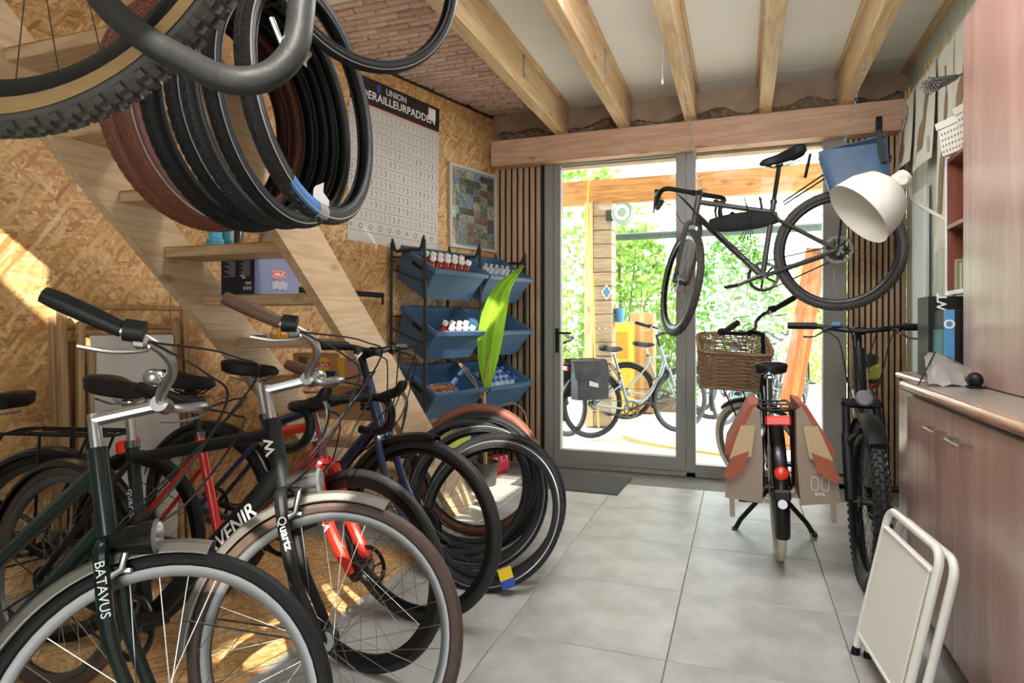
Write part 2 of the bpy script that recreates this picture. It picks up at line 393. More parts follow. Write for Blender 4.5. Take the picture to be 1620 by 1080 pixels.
# right wall of pale green tongue-and-groove boards
GT = M('green_boards', '#c3c6b4', .6, var=.05, scale=5, stretch=(1, 1, .1))
wrt = struct(MB().bx((XR+.02, YR, 0), (XR+.12, YB, 3)).build('wall_right', M('groove', '#8d907f', .8)))
bm_ = MB().bbox((0, 0, 1.46), (.018, .103, 2.92), .004).mesh('board', GT)
for k in range(70): inst(bm_, 'board', wrt, XF[wrt.name].inverted() @ Matrix.Translation((XR+.011, YB-.053-.1055*k, 0)))
struct(MB().bx((XR-.03, YR, ZC-.035), (XR, YB, ZC)).build('trim_1', PINE['y']))
# ceiling: white boards between the joists, brick field over the stairs
WB = M('white_board', '#f2f1ed', .6, var=.03, scale=2)
sky = [(-2.02, -1.42, .30, .80), (-.82, -.39, 2.15, 2.78), (.20, .65, -1.0, -.25), (.2, .65, .5, 1.9)]  # unseen roof openings, added and placed for sun patches and top light
cl = struct(MB().bx((XR, YR, ZC+.0), (XR+.12, YB, ZC+.1)).build('ceiling', WB))
edges = [-4.1, -1.97, -1.36]+JX[1:]+[XR]
def bay(x0, x1, y0, y1, mat, nm):
    MB().bx((x0+.0015, y0+.0015, ZC), (x1-.0015, y1-.0015, ZC+.02)).build(nm, mat, cl, True)
for i in range(len(edges)-1):
    x0, x1 = edges[i], edges[i+1]
    cuts = sorted({YR, -.6, .62, 1.84, 2.9, 3.55, 4.2, 4.85, YB} if i >= 2 else {YR, -.6, .62, 1.84, 2.62 if i == 1 else 3.0, YB})
    for y0, y1 in zip(cuts[:-1], cuts[1:]):
        if i < 2 and y0 >= 2.6: continue
        hs = [h for h in sky if h[0] < x1-.01 and h[1] > x0+.01 and h[2] < y1 and h[3] > y0]
        if not hs: bay(x0, x1, y0, y1, WB, 'ceiling_board'); continue
        h = hs[0]; ya, yb = max(y0, h[2]), min(y1, h[3]); xa, xb = max(x0, h[0]), min(x1, h[1])
        if ya > y0+.02: bay(x0, x1, y0, ya, WB, 'ceiling_board')
        if yb < y1-.02: bay(x0, x1, yb, y1, WB, 'ceiling_board')
        if xa > x0+.02: bay(x0, xa, ya, yb, WB, 'ceiling_board')
        if xb < x1-.02: bay(xb, x1, ya, yb, WB, 'ceiling_board')
sk = MB()
for (a, b, c, d) in sky: sk.bx((a-.01, c-.01, ZC+.08), (b+.01, d+.01, ZC+.086))
struct(sk.build('added_skylights', GLASS))
# brick ceiling field
MORT = M('mortar', '#dcd4ca', .95, var=.12, scale=30, bump=.4)
bf = struct(MB().bx((-3.0, 2.62, ZC+.022), (-1.30, YB, ZC+.09)).build('ceiling_brickwork', MORT))
BRK = [M('brick_%d' % k, h, .9, bump=.5, scale=38, col2=h2) for k, (h, h2) in enumerate((('#d69a80', '#dcd2c8'), ('#dfb29c', '#e2d9d0'), ('#cb8a70', '#cfc5ba'), ('#e0d6cc', '#d29a82')))]
bms = [MB().bbox((0, 0, 0), (.205, .052, .03), .006).mesh('brick', b) for b in BRK]
row = 0; y = 2.66
while y < YB-.02:
    x = -2.95+(.11 if row % 2 else 0)
    while x < -1.42:
        if x+.1 > WC.x+WD.x*((YB-y)/.963)-.12:
            inst(random.choice(bms), 'brick', bf, XF[bf.name].inverted() @ Matrix.Translation((x+random.uniform(-.005, .005), y+random.uniform(-.004, .004), ZC+.018+random.uniform(-.004, .003))) @ Matrix.Rotation(random.uniform(-.02, .02), 4, 'Z'))
        x += .218
    y += .064; row += 1
# joists
GAL = M('galvanised', '#a9acae', .4, .9)
hooky = [(3.9, 1), (4.0, 1), (4.1, 1), (3.6, -1), (3.55, -1)]
nm = ['leftmost timber ceiling joist beside the exposed brickwork', 'second timber ceiling joist from the brickwork', 'middle timber ceiling joist with the front bicycle chain', 'fourth timber ceiling joist from the brickwork', 'rightmost timber ceiling joist with the rear bicycle chain']
for i, x in enumerate(JX):
    t = thing('ceiling_joist', nm[i], 'joist', (x, (YB+YR)/2, 2.68), 0, 'timber ceiling joists')
    wx = .042
    MB().bbox((0, 0, .125), (2*wx, YB-YR-.1, .25), .004).build('joist_timber', PINE['y'], t)
    for sd in (-1, 1): MB().bx((sd*(wx+.001), -3.6, .225), (sd*(wx+.02), 3.55, .248)).build('batten', PINE['y'], t)
    hy, sd = hooky[i]; c = hy-(YB+YR)/2
    m = MB(); m.bx((sd*wx, c-.012, .07), (sd*(wx+.006), c+.012, .22)); m.box((sd*(wx+.008), c, .085), (.012, .01, .01)); m.box((sd*(wx+.008), c, .2), (.012, .01, .01))
    m.build('bracket', GAL, t)
# header beam, boards above it and the squashed insulation between
t = thing('header_beam', 'long squared timber header beam above the glass doors', 'beam', (-.45, 5.0, 2.47))
bl = onY(779, 250, 4.97).x; br = XR
MB().bbox(((bl+br)/2+.45, 0, .105), (br-bl, .14, .21), .006).build('beam_timber', wood('douglas_x', '#cda88c', '#ba9072', 'x'), t)
struct(MB().bx((-2.05, YB, 2.45), (XR+.12, YB+.1, ZC+.1)).build('wall_back', M('beige_board', '#a58d76', .8, var=.18, scale=6, bump=.1)))
m = MB(); rings = []
for k in range(121):
    x = -1.93+k*(XR+1.9)/120; n = random.random; r = []
    h = .05+.035*(math.sin(k*.21)+.7*math.sin(k*.53+1)+.5*random.random())*.6
    for a in range(9):
        th = PI*a/8; r.append((x, YB-.005-math.sin(th)*(.05+.03*n()), 2.685+h*(1-math.cos(th))*.62+.02*n()))
    rings.append(r)
m.loft(rings, cap=False)
o = m.build('insulation_wool', M('insulation', '#8f765e', .95, col2='#54443a', scale=25, bump=.8), sharp=180)
tag(o, 'crumpled brown insulation wool squeezed above the header beam', 'insulation')
# pull cord
pc = at(1048, 130, 3.9); m = MB(); m.tube([(pc.x, pc.y, 2.93), pc], .0025, 6)
t = thing('pull_cord', 'thin white light pull cord hanging from the ceiling', 'cord', tuple(pc))
MB().tube([(0, 0, 2.93-pc.z), (0, 0, 0)], .0022, 6).build('cord', WHITE, t); MB().rev([(.0, .02), (.005, .018), (.009, -.012), (0, -.016)], 12).build('knob', WHITE, t)
# ================================================================== GLASS DOORS
FRM = M('frame_taupe', '#85827b', .4); FRD = M('frame_dark', '#4f4e4b', .45)
def xb(px): return onY(px, 500, YB).x
ZT = 2.62
xs = dict(s0=xb(790), s1=xb(858), p0=xb(862), p1=xb(878), m0=xb(1069), m1=xb(1101), r0=xb(1301), r1=xb(1338), e=XR)
SLAT = wood('slat_oak', '#b99a76', '#a3825e', 'z', knots=False); FELT = M('slat_felt', '#262729', .9)
def slats(x0, x1, n, nmx):
    p = struct(MB().bx((x0, YB-.012, 0), (x1, YB, 2.66)).build(nmx, FELT)); pit = (x1-x0)/n
    sm = MB().bbox((0, 0, 1.33), (pit*.66, .014, 2.66), .002).mesh('slat', SLAT)
    for k in range(n): inst(sm, 'slat', p, XF[p.name].inverted() @ Matrix.Translation((x0+pit*(k+.5), YB-.019, 0)))
slats(-2.03, xs['s1'], 9, 'trim_2'); slats(xs['r1']+.01, XR, 10, 'trim_3')
f = MB()
f.bx((xs['s1'], YB-.05, 0), (xs['p1'], YB+.05, ZT)); f.bx((xs['m0']+.085, YB-.05, 0), (xs['m1'], YB+.05, ZT)); f.bx((xs['r0'], YB-.05, 0), (xs['r1'], YB+.05, ZT))
f.bx((xs['s1'], YB-.05, -.0), (xs['r1'], YB+.05, .03)); f.bx((xs['s1'], YB-.05, ZT-.06), (xs['r1'], YB+.05, ZT))
f.bx((xs['m1'], YB-.04, .03), (xs['r0'], YB+.03, .09))
fr = struct(f.build('window_2', FRM))
MB().bx((xs['s1']+.004, YB-.054, 0), (xs['s1']+.035, YB-.05, ZT)).build('seal', BLKM, fr, True)
MB().bx((xs['m1']+.001, YB-.004, .09), (xs['r0']-.001, YB+.004, ZT-.06)).build('pane', GLASS, fr, True)
dr = thing('door_1', 'grey framed glass door', 'door', (xs['p1'], YB, .03)); del dr['category']; del dr['label']; struct(dr)
dw = xs['m0']+.08-xs['p1']
m = MB(); m.bx((.004, -.045, .01), (.06, .03, ZT-.1)); m.bx((dw-.075, -.045, .01), (dw, .03, ZT-.1)); m.bx((.06, -.045, .01), (dw-.075, .03, .11)); m.bx((.06, -.045, ZT-.19), (dw-.075, .03, ZT-.1))
m.build('door_frame', FRM, dr); MB().bx((.06, -.006, .11), (dw-.075, .002, ZT-.19)).build('pane', GLASS, dr)
m = MB(); m.bbox((.032, -.05, 1.0), (.03, .008, .2), .003); m.cyl((.032, -.05, 1.06), (.032, -.095, 1.06), .009, 10); m.tube([(.032, -.095, 1.06), (.16, -.095, 1.06)], .009, 10)
m.build('door_handle', BLKM, dr)
# door mat
mc = [onZ(858, 738), onZ(990, 757), onZ(968, 792), onZ(815, 768)]
m = MB(); m.bbox((0, 0, .005), (.78, .52, .010), .004)
o = m.build('door_mat', M('mat_fibre', '#4b4a48', .95, var=.5, scale=160, bump=1.0), loc=((mc[0]+mc[1]+mc[2]+mc[3])/4-Vector((0, 0, 0))), rz=-.03)
tag(o, 'dark grey ribbed door mat on the tiles inside the glass door', 'mat')
# ================================================================== OUTSIDE
PAVE = M('paving', '#dcd7cc', .85, col2='#c4beb2', scale=1.6, bump=.1)
struct(MB().bx((-14, YB+.1, -.2), (14, 30, -.02)).build('ground_outside', PAVE))
struct(MB().bx((-14, -14, -.2), (14, YR-.12, -.02)).build('ground_rear', PAVE))
PLY = wood('plywood', '#e2d2ae', '#cfb988', 'x', knots=True)
cn = struct(MB().bx((-4.2, YB+.1, 3.02), (3.6, 7.5, 3.05)).build('canopy_ceiling', PLY))
o = thing('canopy_beam', 'orange timber beam carrying the porch roof outside the glass', 'beam', (-.2, 7.32, 2.56)); MB().bbox((0, 0, .135), (7.6, .12, .27), .006).build('beam_timber', wood('douglas_out', '#c98f55', '#a86f3a', 'x'), o)
for k, (yy, zz, lab) in enumerate(((8.3, 2.68, 'nearer pale timber rafter under the porch extension'), (9.2, 2.62, 'farther pale timber rafter under the porch extension'))):
    o = thing('rafter', lab, 'rafter', (0, yy, zz), 0, 'porch rafters'); MB().bbox((0, 0, .05), (7, .07, .1), .004).build('rafter_timber', PINEP['x'], o)
o = MB().tube([(-1.45, 7.7, 2.22), (.6, 7.73, 2.23), (3.0, 7.75, 2.25)], .045, 14).build('gutter_pipe', M('pipe_green', '#4e5f58', .5)); tag(o, 'dark green gutter pipe running across the porch', 'pipe')
# clad post with hose reel
pp = onY(925, 500, 7.2); pq = onY(968, 500, 7.2)
t = thing('porch_post', 'timber porch post clad with horizontal boards', 'post', ((pp.x+pq.x)/2, 7.32, 0))
pw = pq.x-pp.x
MB().bx((-pw/2, -.14, 0), (-pw/2+.1, .14, 2.56)).build('post_timber', PINE['z'], t)
CLD = wood('cladding', '#b59c80', '#97805f', 'x')
for k in range(16): MB().bbox((.05, 0, .080+.16*k), (pw-.1, .26, .153), .006).build('board', CLD, t)
m = MB(M=Matrix.Translation((.1, -.134, 1.53))); m.prism([(0, .09), (.06, 0), (0, -.09), (-.06, 0)], .006)
sg = m.build('sign_plate', WHITE, t); m = MB(M=Matrix.Translation((.1, -.138, 1.53))); m.prism([(0, .07), (.045, 0), (0, -.07), (-.045, 0)], .004); m.build('emblem', M('sign_blue', '#5a7f9d', .5), sg)
hp = onY(986, 338, 7.1); t = thing('hose_reel', 'green wall-mounted hose reel on the porch post', 'hose reel', tuple(hp))
HG = M('reel_green', '#8da595', .5); m = MB(); m.rev([(0, -.09), (.10, -.09), (.125, -.05), (.125, .05), (.10, .09), (0, .09)], 28, 'y'); m.build('drum', HG, t)
MB().rev([(.05, -.095), (.07, -.1), (.085, -.095)], 24, 'y').build('rim', WHITE, t); MB().bx((-.2, .02, -.06), (-.02, .09, .06)).build('bracket', DSTEEL, t)
YH = M('yellow_hose', '#d9b44a', .5)
m = MB(); m.tube(smooth_path([onY(932, 283, 7.15), onY(930, 340, 7.12), onY(938, 450, 7.1), onY(941, 560, 7.1), onY(947, 676, 7.0)]), .012, 8)
tag(m.build('garden_hose', YH), 'yellow garden hose hanging down beside the porch post', 'hose')
m = MB(); m.tube(smooth_path([onZ(985, 690, .0), onZ(1020, 700, .0), onZ(1066, 708, .0), onZ(1180, 725, .0)]), .012, 8)
tag(m.build('garden_hose', YH), 'yellow garden hose lying on the paving outside', 'hose')
# white outbuilding, fence and hedge far behind
bw = thing('outbuilding', 'long white rendered outbuilding behind the garden', 'building', (1.2, 17, 0))
MB().bx((-3.2, 0, -.02), (7.5, 3, 2.3)).build('wall', M('render_white', '#e6e4df', .9), bw); MB().bx((-3.3, -.2, 2.3), (7.6, 3.2, 2.45)).build('roof', M('roof_grey', '#8f8c88', .8), bw)
for k in range(4): MB().bx((-2.6+1.8*k, -.03, .0), (-1.1+1.8*k, 0, 2.0)).build('garage_door', M('door_white', '#d4d6d6', .7), bw)
# leaves
LG = [leafmat('leaf_a', '#8fae52', '#5e8434'), leafmat('leaf_b', '#b5bf6c', '#86993f'), leafmat('leaf_c', '#6f9a45', '#3f6a28')]
def shrub(name, label, x, y, h, r, n, mat, ls=.06, cone=.0, stems=5, group=None):
    t = thing(name, label, 'shrub', (x, y, -.02), 0, group); m = MB()
    for k in range(n):
        u = random.random(); zz = h*(.06+.94*u); rr = r*(1-cone*u)*(.55+.45*random.random())*math.sqrt(max(.12, math.sin(PI*min(1, .12+u*.86))))
        a = random.random()*2*PI; p = Vector((rr*math.cos(a), rr*math.sin(a), zz))
        d = Vector((random.gauss(0, 1), random.gauss(0, 1), random.gauss(0, .6)-.4)).normalized(); s_ = d.cross(Vector((random.gauss(0, 1), random.gauss(0, 1), random.gauss(0, 1)))).normalized()
        L = ls*random.uniform(.6, 1.3); W_ = L*.33
        m.add([p, p+d*L*.5+s_*W_, p+d*L, p+d*L*.5-s_*W_], [(0, 1, 2, 3)])
    f_ = m.build('foliage', mat, t); f_['kind'] = 'stuff'
    m = MB()
    for k in range(stems):
        a = random.random()*6.28; m.tube(smooth_path([(0, 0, 0), (r*.2*math.cos(a), r*.2*math.sin(a), h*.4), (r*.5*math.cos(a+.4), r*.5*math.sin(a+.4), h*.88)], 3), .012, 5)
    m.build('stems', M('bark', '#6e5a42', .9), t)
g = 'garden shrubs beyond the porch'
shrub('tall_shrub', 'tall leafy shrub seen left of the porch post', -3.0, 8.6, 2.7, .8, 2200, LG[1], .11, group=g)
shrub('tall_shrub', 'big-leaved green shrub in the middle of the glass door', -1.55, 9.6, 2.6, .85, 2600, LG[0], .13, group=g)
shrub('tall_shrub', 'bushy green shrub behind the door mullion', -.1, 12.4, 2.9, .9, 2200, LG[2], .12, group=g)
shrub('tall_shrub', 'yellowish shrub behind the hanging bicycle frame', 1.6, 13.0, 2.5, 1.0, 2200, LG[1], .12, group=g)
shrub('low_shrub', 'low dark green shrub at the foot of the garden bed', -.95, 10.9, .9, .5, 700, LG[2], .1, group=g)
shrub('tree', 'loose leafy tree far behind the garden', -3.2, 13.5, 4.6, 1.7, 3000, LG[0], .18, stems=7, group=g)
shrub('tree', 'pale tree crown far behind on the right', 2.6, 15.0, 3.6, 1.2, 2000, LG[1], .16, stems=7, group=g)
tag(MB().bbox((-1.2, 8.95, .08), (1.3, .16, .22), .01).build('garden_edging', M('edging', '#8a7d6c', .9, var=.2)), 'low grey stone edging of the garden bed', 'edging')
# leaning boards outside right
for k, (px, col) in enumerate(((1258, '#96592a'), (1267, '#84491d'), (1276, '#a0662f'), (1285, '#7e4418'))):
    b = onZ(px-8, 655, 0); b.y = 6.3+.02*k; b = Vector((onY(px-6, 600, 6.3).x, 6.3+.03*k, 0))
    m = MB(); m.bbox((0, 0, .93), (.05, .022, 1.86), .003, Matrix.Rotation(.16, 3, 'Y')); o = m.build('timber_plank', wood('plank_%d' % k, col, '#7a4a22', 'z'), loc=(b.x, b.y, 0.0), rz=0)
    tag(o, ['leftmost of the orange planks leaning outside the right pane', 'second orange plank leaning outside the right pane', 'third orange plank leaning outside the right pane', 'rightmost orange plank leaning outside, next to the door frame'][k], 'plank', 'leaning planks outside')
# crates and a tub outside
o = thing('yellow_crate', 'yellow crate standing on end behind the parked porch bicycle', 'crate', tuple(onY(982, 640, 8.45).xy)+(0,)); MB().bbox((0, 0, .6), (.34, .3, 1.2), .02).build('body', M('yellow_plastic', '#e0ad2c', .5), o); MB().bbox((0, -.155, .9), (.22, .012, .35), .004).build('panel', M('yellow_dark', '#b9861c', .5), o)
o = thing('cardboard_carton', 'brown cardboard carton behind the parked porch bicycle', 'box', tuple(onY(1018, 640, 8.7).xy)+(0,)); MB().bbox((0, 0, .66), (.3, .3, 1.32), .006).build('body', M('cardboard', '#b98d5c', .8, var=.06), o); MB().bx((-.03, -.152, .1), (.03, -.15, 1.3)).build('tape', M('tape', '#c9a878', .3), o)
o = thing('blue_cup', 'blue bucket on the shelf of the porch post', 'bucket', tuple(onY(980, 500, 7.35))); MB().rev([(0, -.07), (.05, -.07), (.065, .09), (.06, .09), (.046, -.06), (0, -.06)], 18).build('body', M('blue_plastic', '#4f8fc0', .45), o); MB().tube([(-.063, 0, .085), (-.04, -.02, .15), (.04, -.02, .15), (.063, 0, .085)], .004, 6).build('handle', ALU, o)
o = MB().bx((hp.x-.10, 7.2, onY(980, 510, 7.35).z-.02), (hp.x+.14, 7.45, onY(980, 510, 7.35).z)).build('post_shelf', PINE['x']); tag(o, 'small timber shelf beside the porch post', 'shelf')
# ================================================================== BICYCLES
def arc_fender(mb, C, R, wd, a0, a1, n=26):
    """curved mudguard about a hub, angles measured in the wheel plane (x forward, z up)"""
    rings = []
    prof = [(-wd, -.016), (-wd*.8, 0), (-wd*.35, .008), (wd*.35, .008), (wd*.8, 0), (wd, -.016)]
    prof = prof+[(y*.96, z-.003) for y, z in prof[::-1]]
    for i in range(n+1):
        a = a0+(a1-a0)*i/n
        rings.append([C+Vector(((R+z)*math.cos(a), y, (R+z)*math.sin(a))) for y, z in prof])
    mb.loft(rings)
def knobs(mb, R, tw, n, rows, sz):
    """tread blocks round a tyre, wheel axis along y"""
    for k in range(n):
        for j, u in enumerate(rows):
            a = 2*PI*(k+(.5 if j % 2 else 0))/n; th = u
            r = R-tw+tw*math.cos(th)*1.0; y = tw*math.sin(th)
            er = Vector((math.cos(a), 0, math.sin(a))); ny = (er*math.cos(th)+Vector((0, math.sin(th), 0))); ta = Vector((-math.sin(a), 0, math.cos(a))); si = ta.cross(ny)
            p = er*r+Vector((0, y, 0)); vs = []
            for h, q in ((-.002, 1), (sz[2], .8)):
                for s1, s2 in ((-1, -1), (1, -1), (1, 1), (-1, 1)): vs.append(p+ny*h+ta*s1*sz[0]*q+si*s2*sz[1]*q)
            mb.add(vs, [(4, 5, 6, 7), (0, 1, 5, 4), (1, 2, 6, 5), (2, 3, 7, 6), (3, 0, 4, 7)])
def wheel(t, name, M4, R=.345, tw=.018, rimd=.022, rimw=.012, tyre=RUB, rim=None, nsp=32, hub=.02, disc=None, spm=None, tread=None, wall=None, hubm=None, light=False, seg=56):
    rim = rim or BLK; spm = spm or STEEL; hubm = hubm or DSTEEL
    ri = R-2*tw+.004; ro = ri-rimd
    r_ = MB(M4).rev([(ri, -rimw), (ri+.003, -rimw*.8), (ri-.004, 0), (ri+.003, rimw*.8), (ri, rimw), ((ri+ro)/2, rimw*.95), (ro, rimw*.5), (ro, -rimw*.5), ((ri+ro)/2, -rimw*.95)], seg, 'y', True).build(name, rim, t)
    prof = [(R-tw+tw*math.cos(a), tw*math.sin(a)) for a in [2*PI*k/12 for k in range(12)]]
    tm_ = MB(M4).rev(prof, seg, 'y', True)
    if tread: knobs(tm_, R, tw, *tread)
    tm_.build('tyre', tyre, r_, sharp=30)
    if wall:
        for sg in (-1, 1): MB(M4).rev([(R-2*tw+.002, sg*(rimw+.001)), (R-tw*1.5, sg*(tw*.93)), (R-tw*.75, sg*(tw*1.0+.0012))], seg, 'y').build('sidewall', wall, r_)
    m = MB(M4)
    for k in range(nsp):
        a = 2*PI*k/nsp; sg = 1 if k % 2 else -1; cr = (k//2 % 2*2-1)*1.1
        m.tube([(ro*math.cos(a), 0, ro*math.sin(a)), (hub*1.15*math.cos(a+cr), sg*.03, hub*1.15*math.sin(a+cr))], .001, 3, caps=False)
    s_ = m.build('spokes', spm, r_)
    m = MB(M4); m.rev([(0, -.055), (.008, -.055), (.008, -.036), (hub*1.25, -.034), (hub*1.25, -.028), (hub*.7, -.02), (hub*.7, .02), (hub*1.25, .028), (hub*1.25, .034), (.008, .036), (.008, .055), (0, .055)], 18, 'y'); m.build('hub', hubm, r_)
    if disc:
        m = MB(M4); y = .042*(1 if disc > 0 else -1); rd = abs(disc)
        m.rev([(rd, y-.001), (rd, y+.001), (rd-.016, y+.001), (rd-.016, y-.001)], 36, 'y', True)
        for k in range(6):
            a = k*PI/3; m.tube([(.02*math.cos(a), y, .02*math.sin(a)), ((rd-.012)*math.cos(a+.35), y, (rd-.012)*math.sin(a+.35))], .0035, 4)
        m.build('brake_disc', DSTEEL, r_)
    return r_
def saddle_mesh(mb, C, L=.27, W_=.085, pitch=0.0):
    rings = []; n = 14
    for i in range(n+1):
        u = i/n; x = -L/2+L*u
        w_ = W_*(1-u)**.55*(1-.15*(1-u)) if u < .55 else W_*.5*(1-(u-.55)*.9)
        w_ = max(.012, (W_*(math.cos(min(1, u*1.35)*PI)*.36+.58) if u < .74 else W_*.22)*(1 if u < .92 else (1-u)/.08*.7+.3)*(1 if u > .07 else .62+.38*u/.07))
        ef = max(.12, (1-abs(2*u-1)**7))**.5; zt = .016*math.cos(u*2.6)+.014*(2*u-1)**2-.018*(1-ef); th = .078*(1-.5*u)*ef; w_ *= max(.45, ef)
        ring = []
        for k in range(12):
            a = 2*PI*k/12; sy = math.copysign(abs(math.cos(a))**.75, math.cos(a)); sz = math.copysign(abs(math.sin(a))**.8, math.sin(a))
            zz = zt+(sz*.020*ef if sz > 0 else sz*th*(.35+.65*abs(sy)))
            ring.append(C+Vector((x+pitch*zz, w_*sy, zz)))
        rings.append(ring)
    mb.loft(rings)
def bike(name, label, mw, R=.345, wb=1.06, style='diamond', fcol=BLK, fork=None, head=None, bar='flat', steer=0.0, tw=.019, tyre=RUB, rim=None, rimd=.022, tread=None, wall=None,
         fender=None, rack=None, seat_h=.95, seat_l=.54, headz=.0, stem_h=.06, stem_l=.08, barm=None, grip=None, stemm=None, disc=None, tube_r=.017, dt_r=.02, tt_drop=0.0, saddle=LEA, crank=True, kick=None,
         spm=None, hub=.02, fhub=None, cables=True, sw=.085, light=None, nsp=32, group=None, post=None, rear_only=False, barw=.3, seg=56, susp=False, bell=None, cpitch=.4, roll=0.0, fkr=1.0, wheel_seg=None, forkcol2=None):
    t = thing(name, label, 'bicycle', mw=mw, group=group)
    fork = fork or fcol; barm = barm or BLK; grip = grip or PLA; stemm = stemm or barm; V = Vector
    RH = V((0, 0, R)); FH = V((wb, 0, R)); BB = V((.43, 0, R-.065)); ha = math.radians(70.5)
    ax = V((-math.cos(ha), 0, math.sin(ha))); fw = V((math.sin(ha), 0, math.cos(ha)))
    A0 = FH-fw*.045; crown = A0+ax*(R+(.045 if not susp else .085)); hb = crown+ax*.015; ht = hb+ax*(.15+headz)
    sdir = V((-math.cos(math.radians(72.5)), 0, math.sin(math.radians(72.5))))
    stop = BB+sdir*seat_l; 
    Ms = Matrix.Translation(crown) @ Matrix.Rotation(steer, 4, ax) @ Matrix.Translation(-crown)
    # frame
    m = MB(); m.tube([hb-ax*.005, ht+ax*.005], tube_r*1.25, 14); 
    hd = m.build('head_tube', head or fcol, t)
    m = MB(); m.tube([BB, stop], tube_r, 12); m.cyl(BB+V((0, -.036, 0)), BB+V((0, .036, 0)), .024, 16)
    if style == 'diamond':
        m.tube([stop-sdir*(.05+tt_drop), ht-ax*.035], tube_r, 12); m.tube([BB+V((.005, 0, .005)), hb+ax*.035], dt_r, 14)
    elif style == 'mixte':
        m.tube([BB+sdir*.20, ht-ax*.04], tube_r, 12); m.tube([BB, hb+ax*.02], dt_r, 12)
    elif style == 'step':
        m.tube(smooth_path([BB+sdir*.10+V((0, 0, 0)), BB+V((.16, 0, .08)), BB+V((.36, 0, .30)), hb+ax*.06]), dt_r*1.1, 14)
    ss_ = stop-sdir*(.06 if style != 'mixte' else .10)
    for sg in (-1, 1):
        m.tube([BB+V((-.02, sg*.025, 0)), BB+V((-.09, sg*.04, .01)), RH+V((0, sg*.062, 0))], tube_r*.62, 8); m.tube([ss_+V((0, sg*.014, 0)), ss_+V((-.03, sg*.045, -.07)), RH+V((0, sg*.062, 0))], tube_r*.55, 8)
    m.build('frame', fcol, t)
    # fork
    m = MB(Ms); m.tube([crown-ax*.015, hb], .019, 12)
    if susp:
        for sg in (-1, 1): m.tube([crown+ax*.02+V((0, sg*.065, 0)), crown-ax*.20+V((0, sg*.065, 0))], .017, 12); m.tube([crown-ax*.15+V((0, sg*.065, 0)), FH+V((0, sg*.065, 0))], .023, 12)
        m.bbox(crown+V((0, 0, .0)), (.05, .17, .04), .012); m.tube([crown-ax*.17+V((.045, -.065, 0)), crown-ax*.10+V((.06, 0, 0)), crown-ax*.17+V((.045, .065, 0))], .014, 8)
    else:
        for sg in (-1, 1):
            y1 = .036+tw*.4; m.tube(smooth_path([crown+V((0, sg*.012, -.003)), crown-ax*.03+V((0, sg*y1, 0)), crown-ax*(R*.55)+V((0, sg*(y1+.008), 0)), FH-fw*.012+ax*.05+V((0, sg*.05, 0)), FH+V((0, sg*.05, 0))], 4), [fkr*q for q in [.017]*5+[.0155]*4+[.013]*4+[.010]*4], 10)
    fk = m.build('fork', fork, t)
    Mf = Ms @ Matrix.Translation(FH); sgm = wheel_seg or seg
    kw = dict(R=R, tw=tw, tyre=tyre, rim=rim, rimd=rimd, tread=tread, wall=wall, spm=spm, nsp=nsp, seg=sgm, rimw=max(.011, tw*.62))
    wheel(t, 'front_wheel', Mf, disc=disc, hub=fhub or hub, hubm=BLKM if fhub else None, **kw)
    wheel(t, 'rear_wheel', Matrix.Translation(RH), disc=disc, hub=hub*1.3, **kw)
    # drivetrain on the right-hand side (-y)
    if crank:
        m = MB(Matrix.Translation(BB)); y = -.05; m.rev([(.088, y-.0015), (.094, y), (.088, y+.0015), (.074, y+.0015), (.074, y-.0015)], 40, 'y', True)
        for k in range(5): a = k*2*PI/5; m.tube([(0, y, 0), (.078*math.cos(a), y, .078*math.sin(a))], .007, 6)
        cr = m.build('chainring', DSTEEL, t)
        for sg in (-1, 1):
            a = cpitch+(0 if sg < 0 else PI); e = V((math.cos(a)*.17, sg*.078, math.sin(a)*.17)); m = MB(Matrix.Translation(BB)); m.tube([(0, sg*.05, 0), (e.x*.5, sg*.068, e.z*.5), e], [.014, .011, .010], 8); c_ = m.build('crank_arm', DSTEEL if fcol != GREEN else ALU, t)
            m = MB(Matrix.Translation(BB)); m.bbox(e+V((0, sg*.055, 0)), (.085, .09, .018), .005); m.cyl(e, e+V((0, sg*.1, 0)), .006, 8); m.build('pedal', PLA, c_)
        m = MB(); n = 24
        pts = [BB+V((.091*math.cos(a), -.05, .091*math.sin(a))) for a in [PI/2-PI*k/12 for k in range(13)]]+[RH+V((.038*math.cos(a), -.05, .038*math.sin(a))) for a in [-PI/2-PI*k/8 for k in range(9)]]
        m.tube(pts, .0042, 5, closed=True); m.build('chain', DSTEEL, t)
        m = MB(Matrix.Translation(RH)); prof = []
        for k in range(6): r = .052-.006*k; prof += [(r, -.034-.004*k), (r, -.036-.004*k), (r-.005, -.037-.004*k)]
        m.rev(prof+[(0, -.06)], 26, 'y'); m.build('cassette', STEEL, t)
    # saddle and post
    sp = BB+sdir*((seat_h-BB.z)/sdir.z)
    m = MB(); saddle_mesh(m, sp+V((-.01, 0, -.005)), W_=sw); sd = m.build('saddle', saddle, t)
    m = MB(); m.tube([stop-sdir*.01, sp-sdir*.055], .0135, 10); m.bbox(sp-sdir*.055, (.045, .03, .022), .006)
    for sg in (-1, 1): m.tube([sp+V((-.10, sg*.03, -.045)), sp+V((-.04, sg*.022, -.058)), sp+V((.05, sg*.022, -.055)), sp+V((.10, sg*.008, -.03))], .0035, 6)
    m.build('seatpost', post or ALU, t); MB().tube([stop-sdir*.018, stop+sdir*.004], tube_r*1.22, 12).build('seat_clamp', DSTEEL, t)
    # stem and bars
    st = ht+ax*stem_h; bc = st+fw*stem_l+V((0, 0, .0)); gl = []; bl_ = []
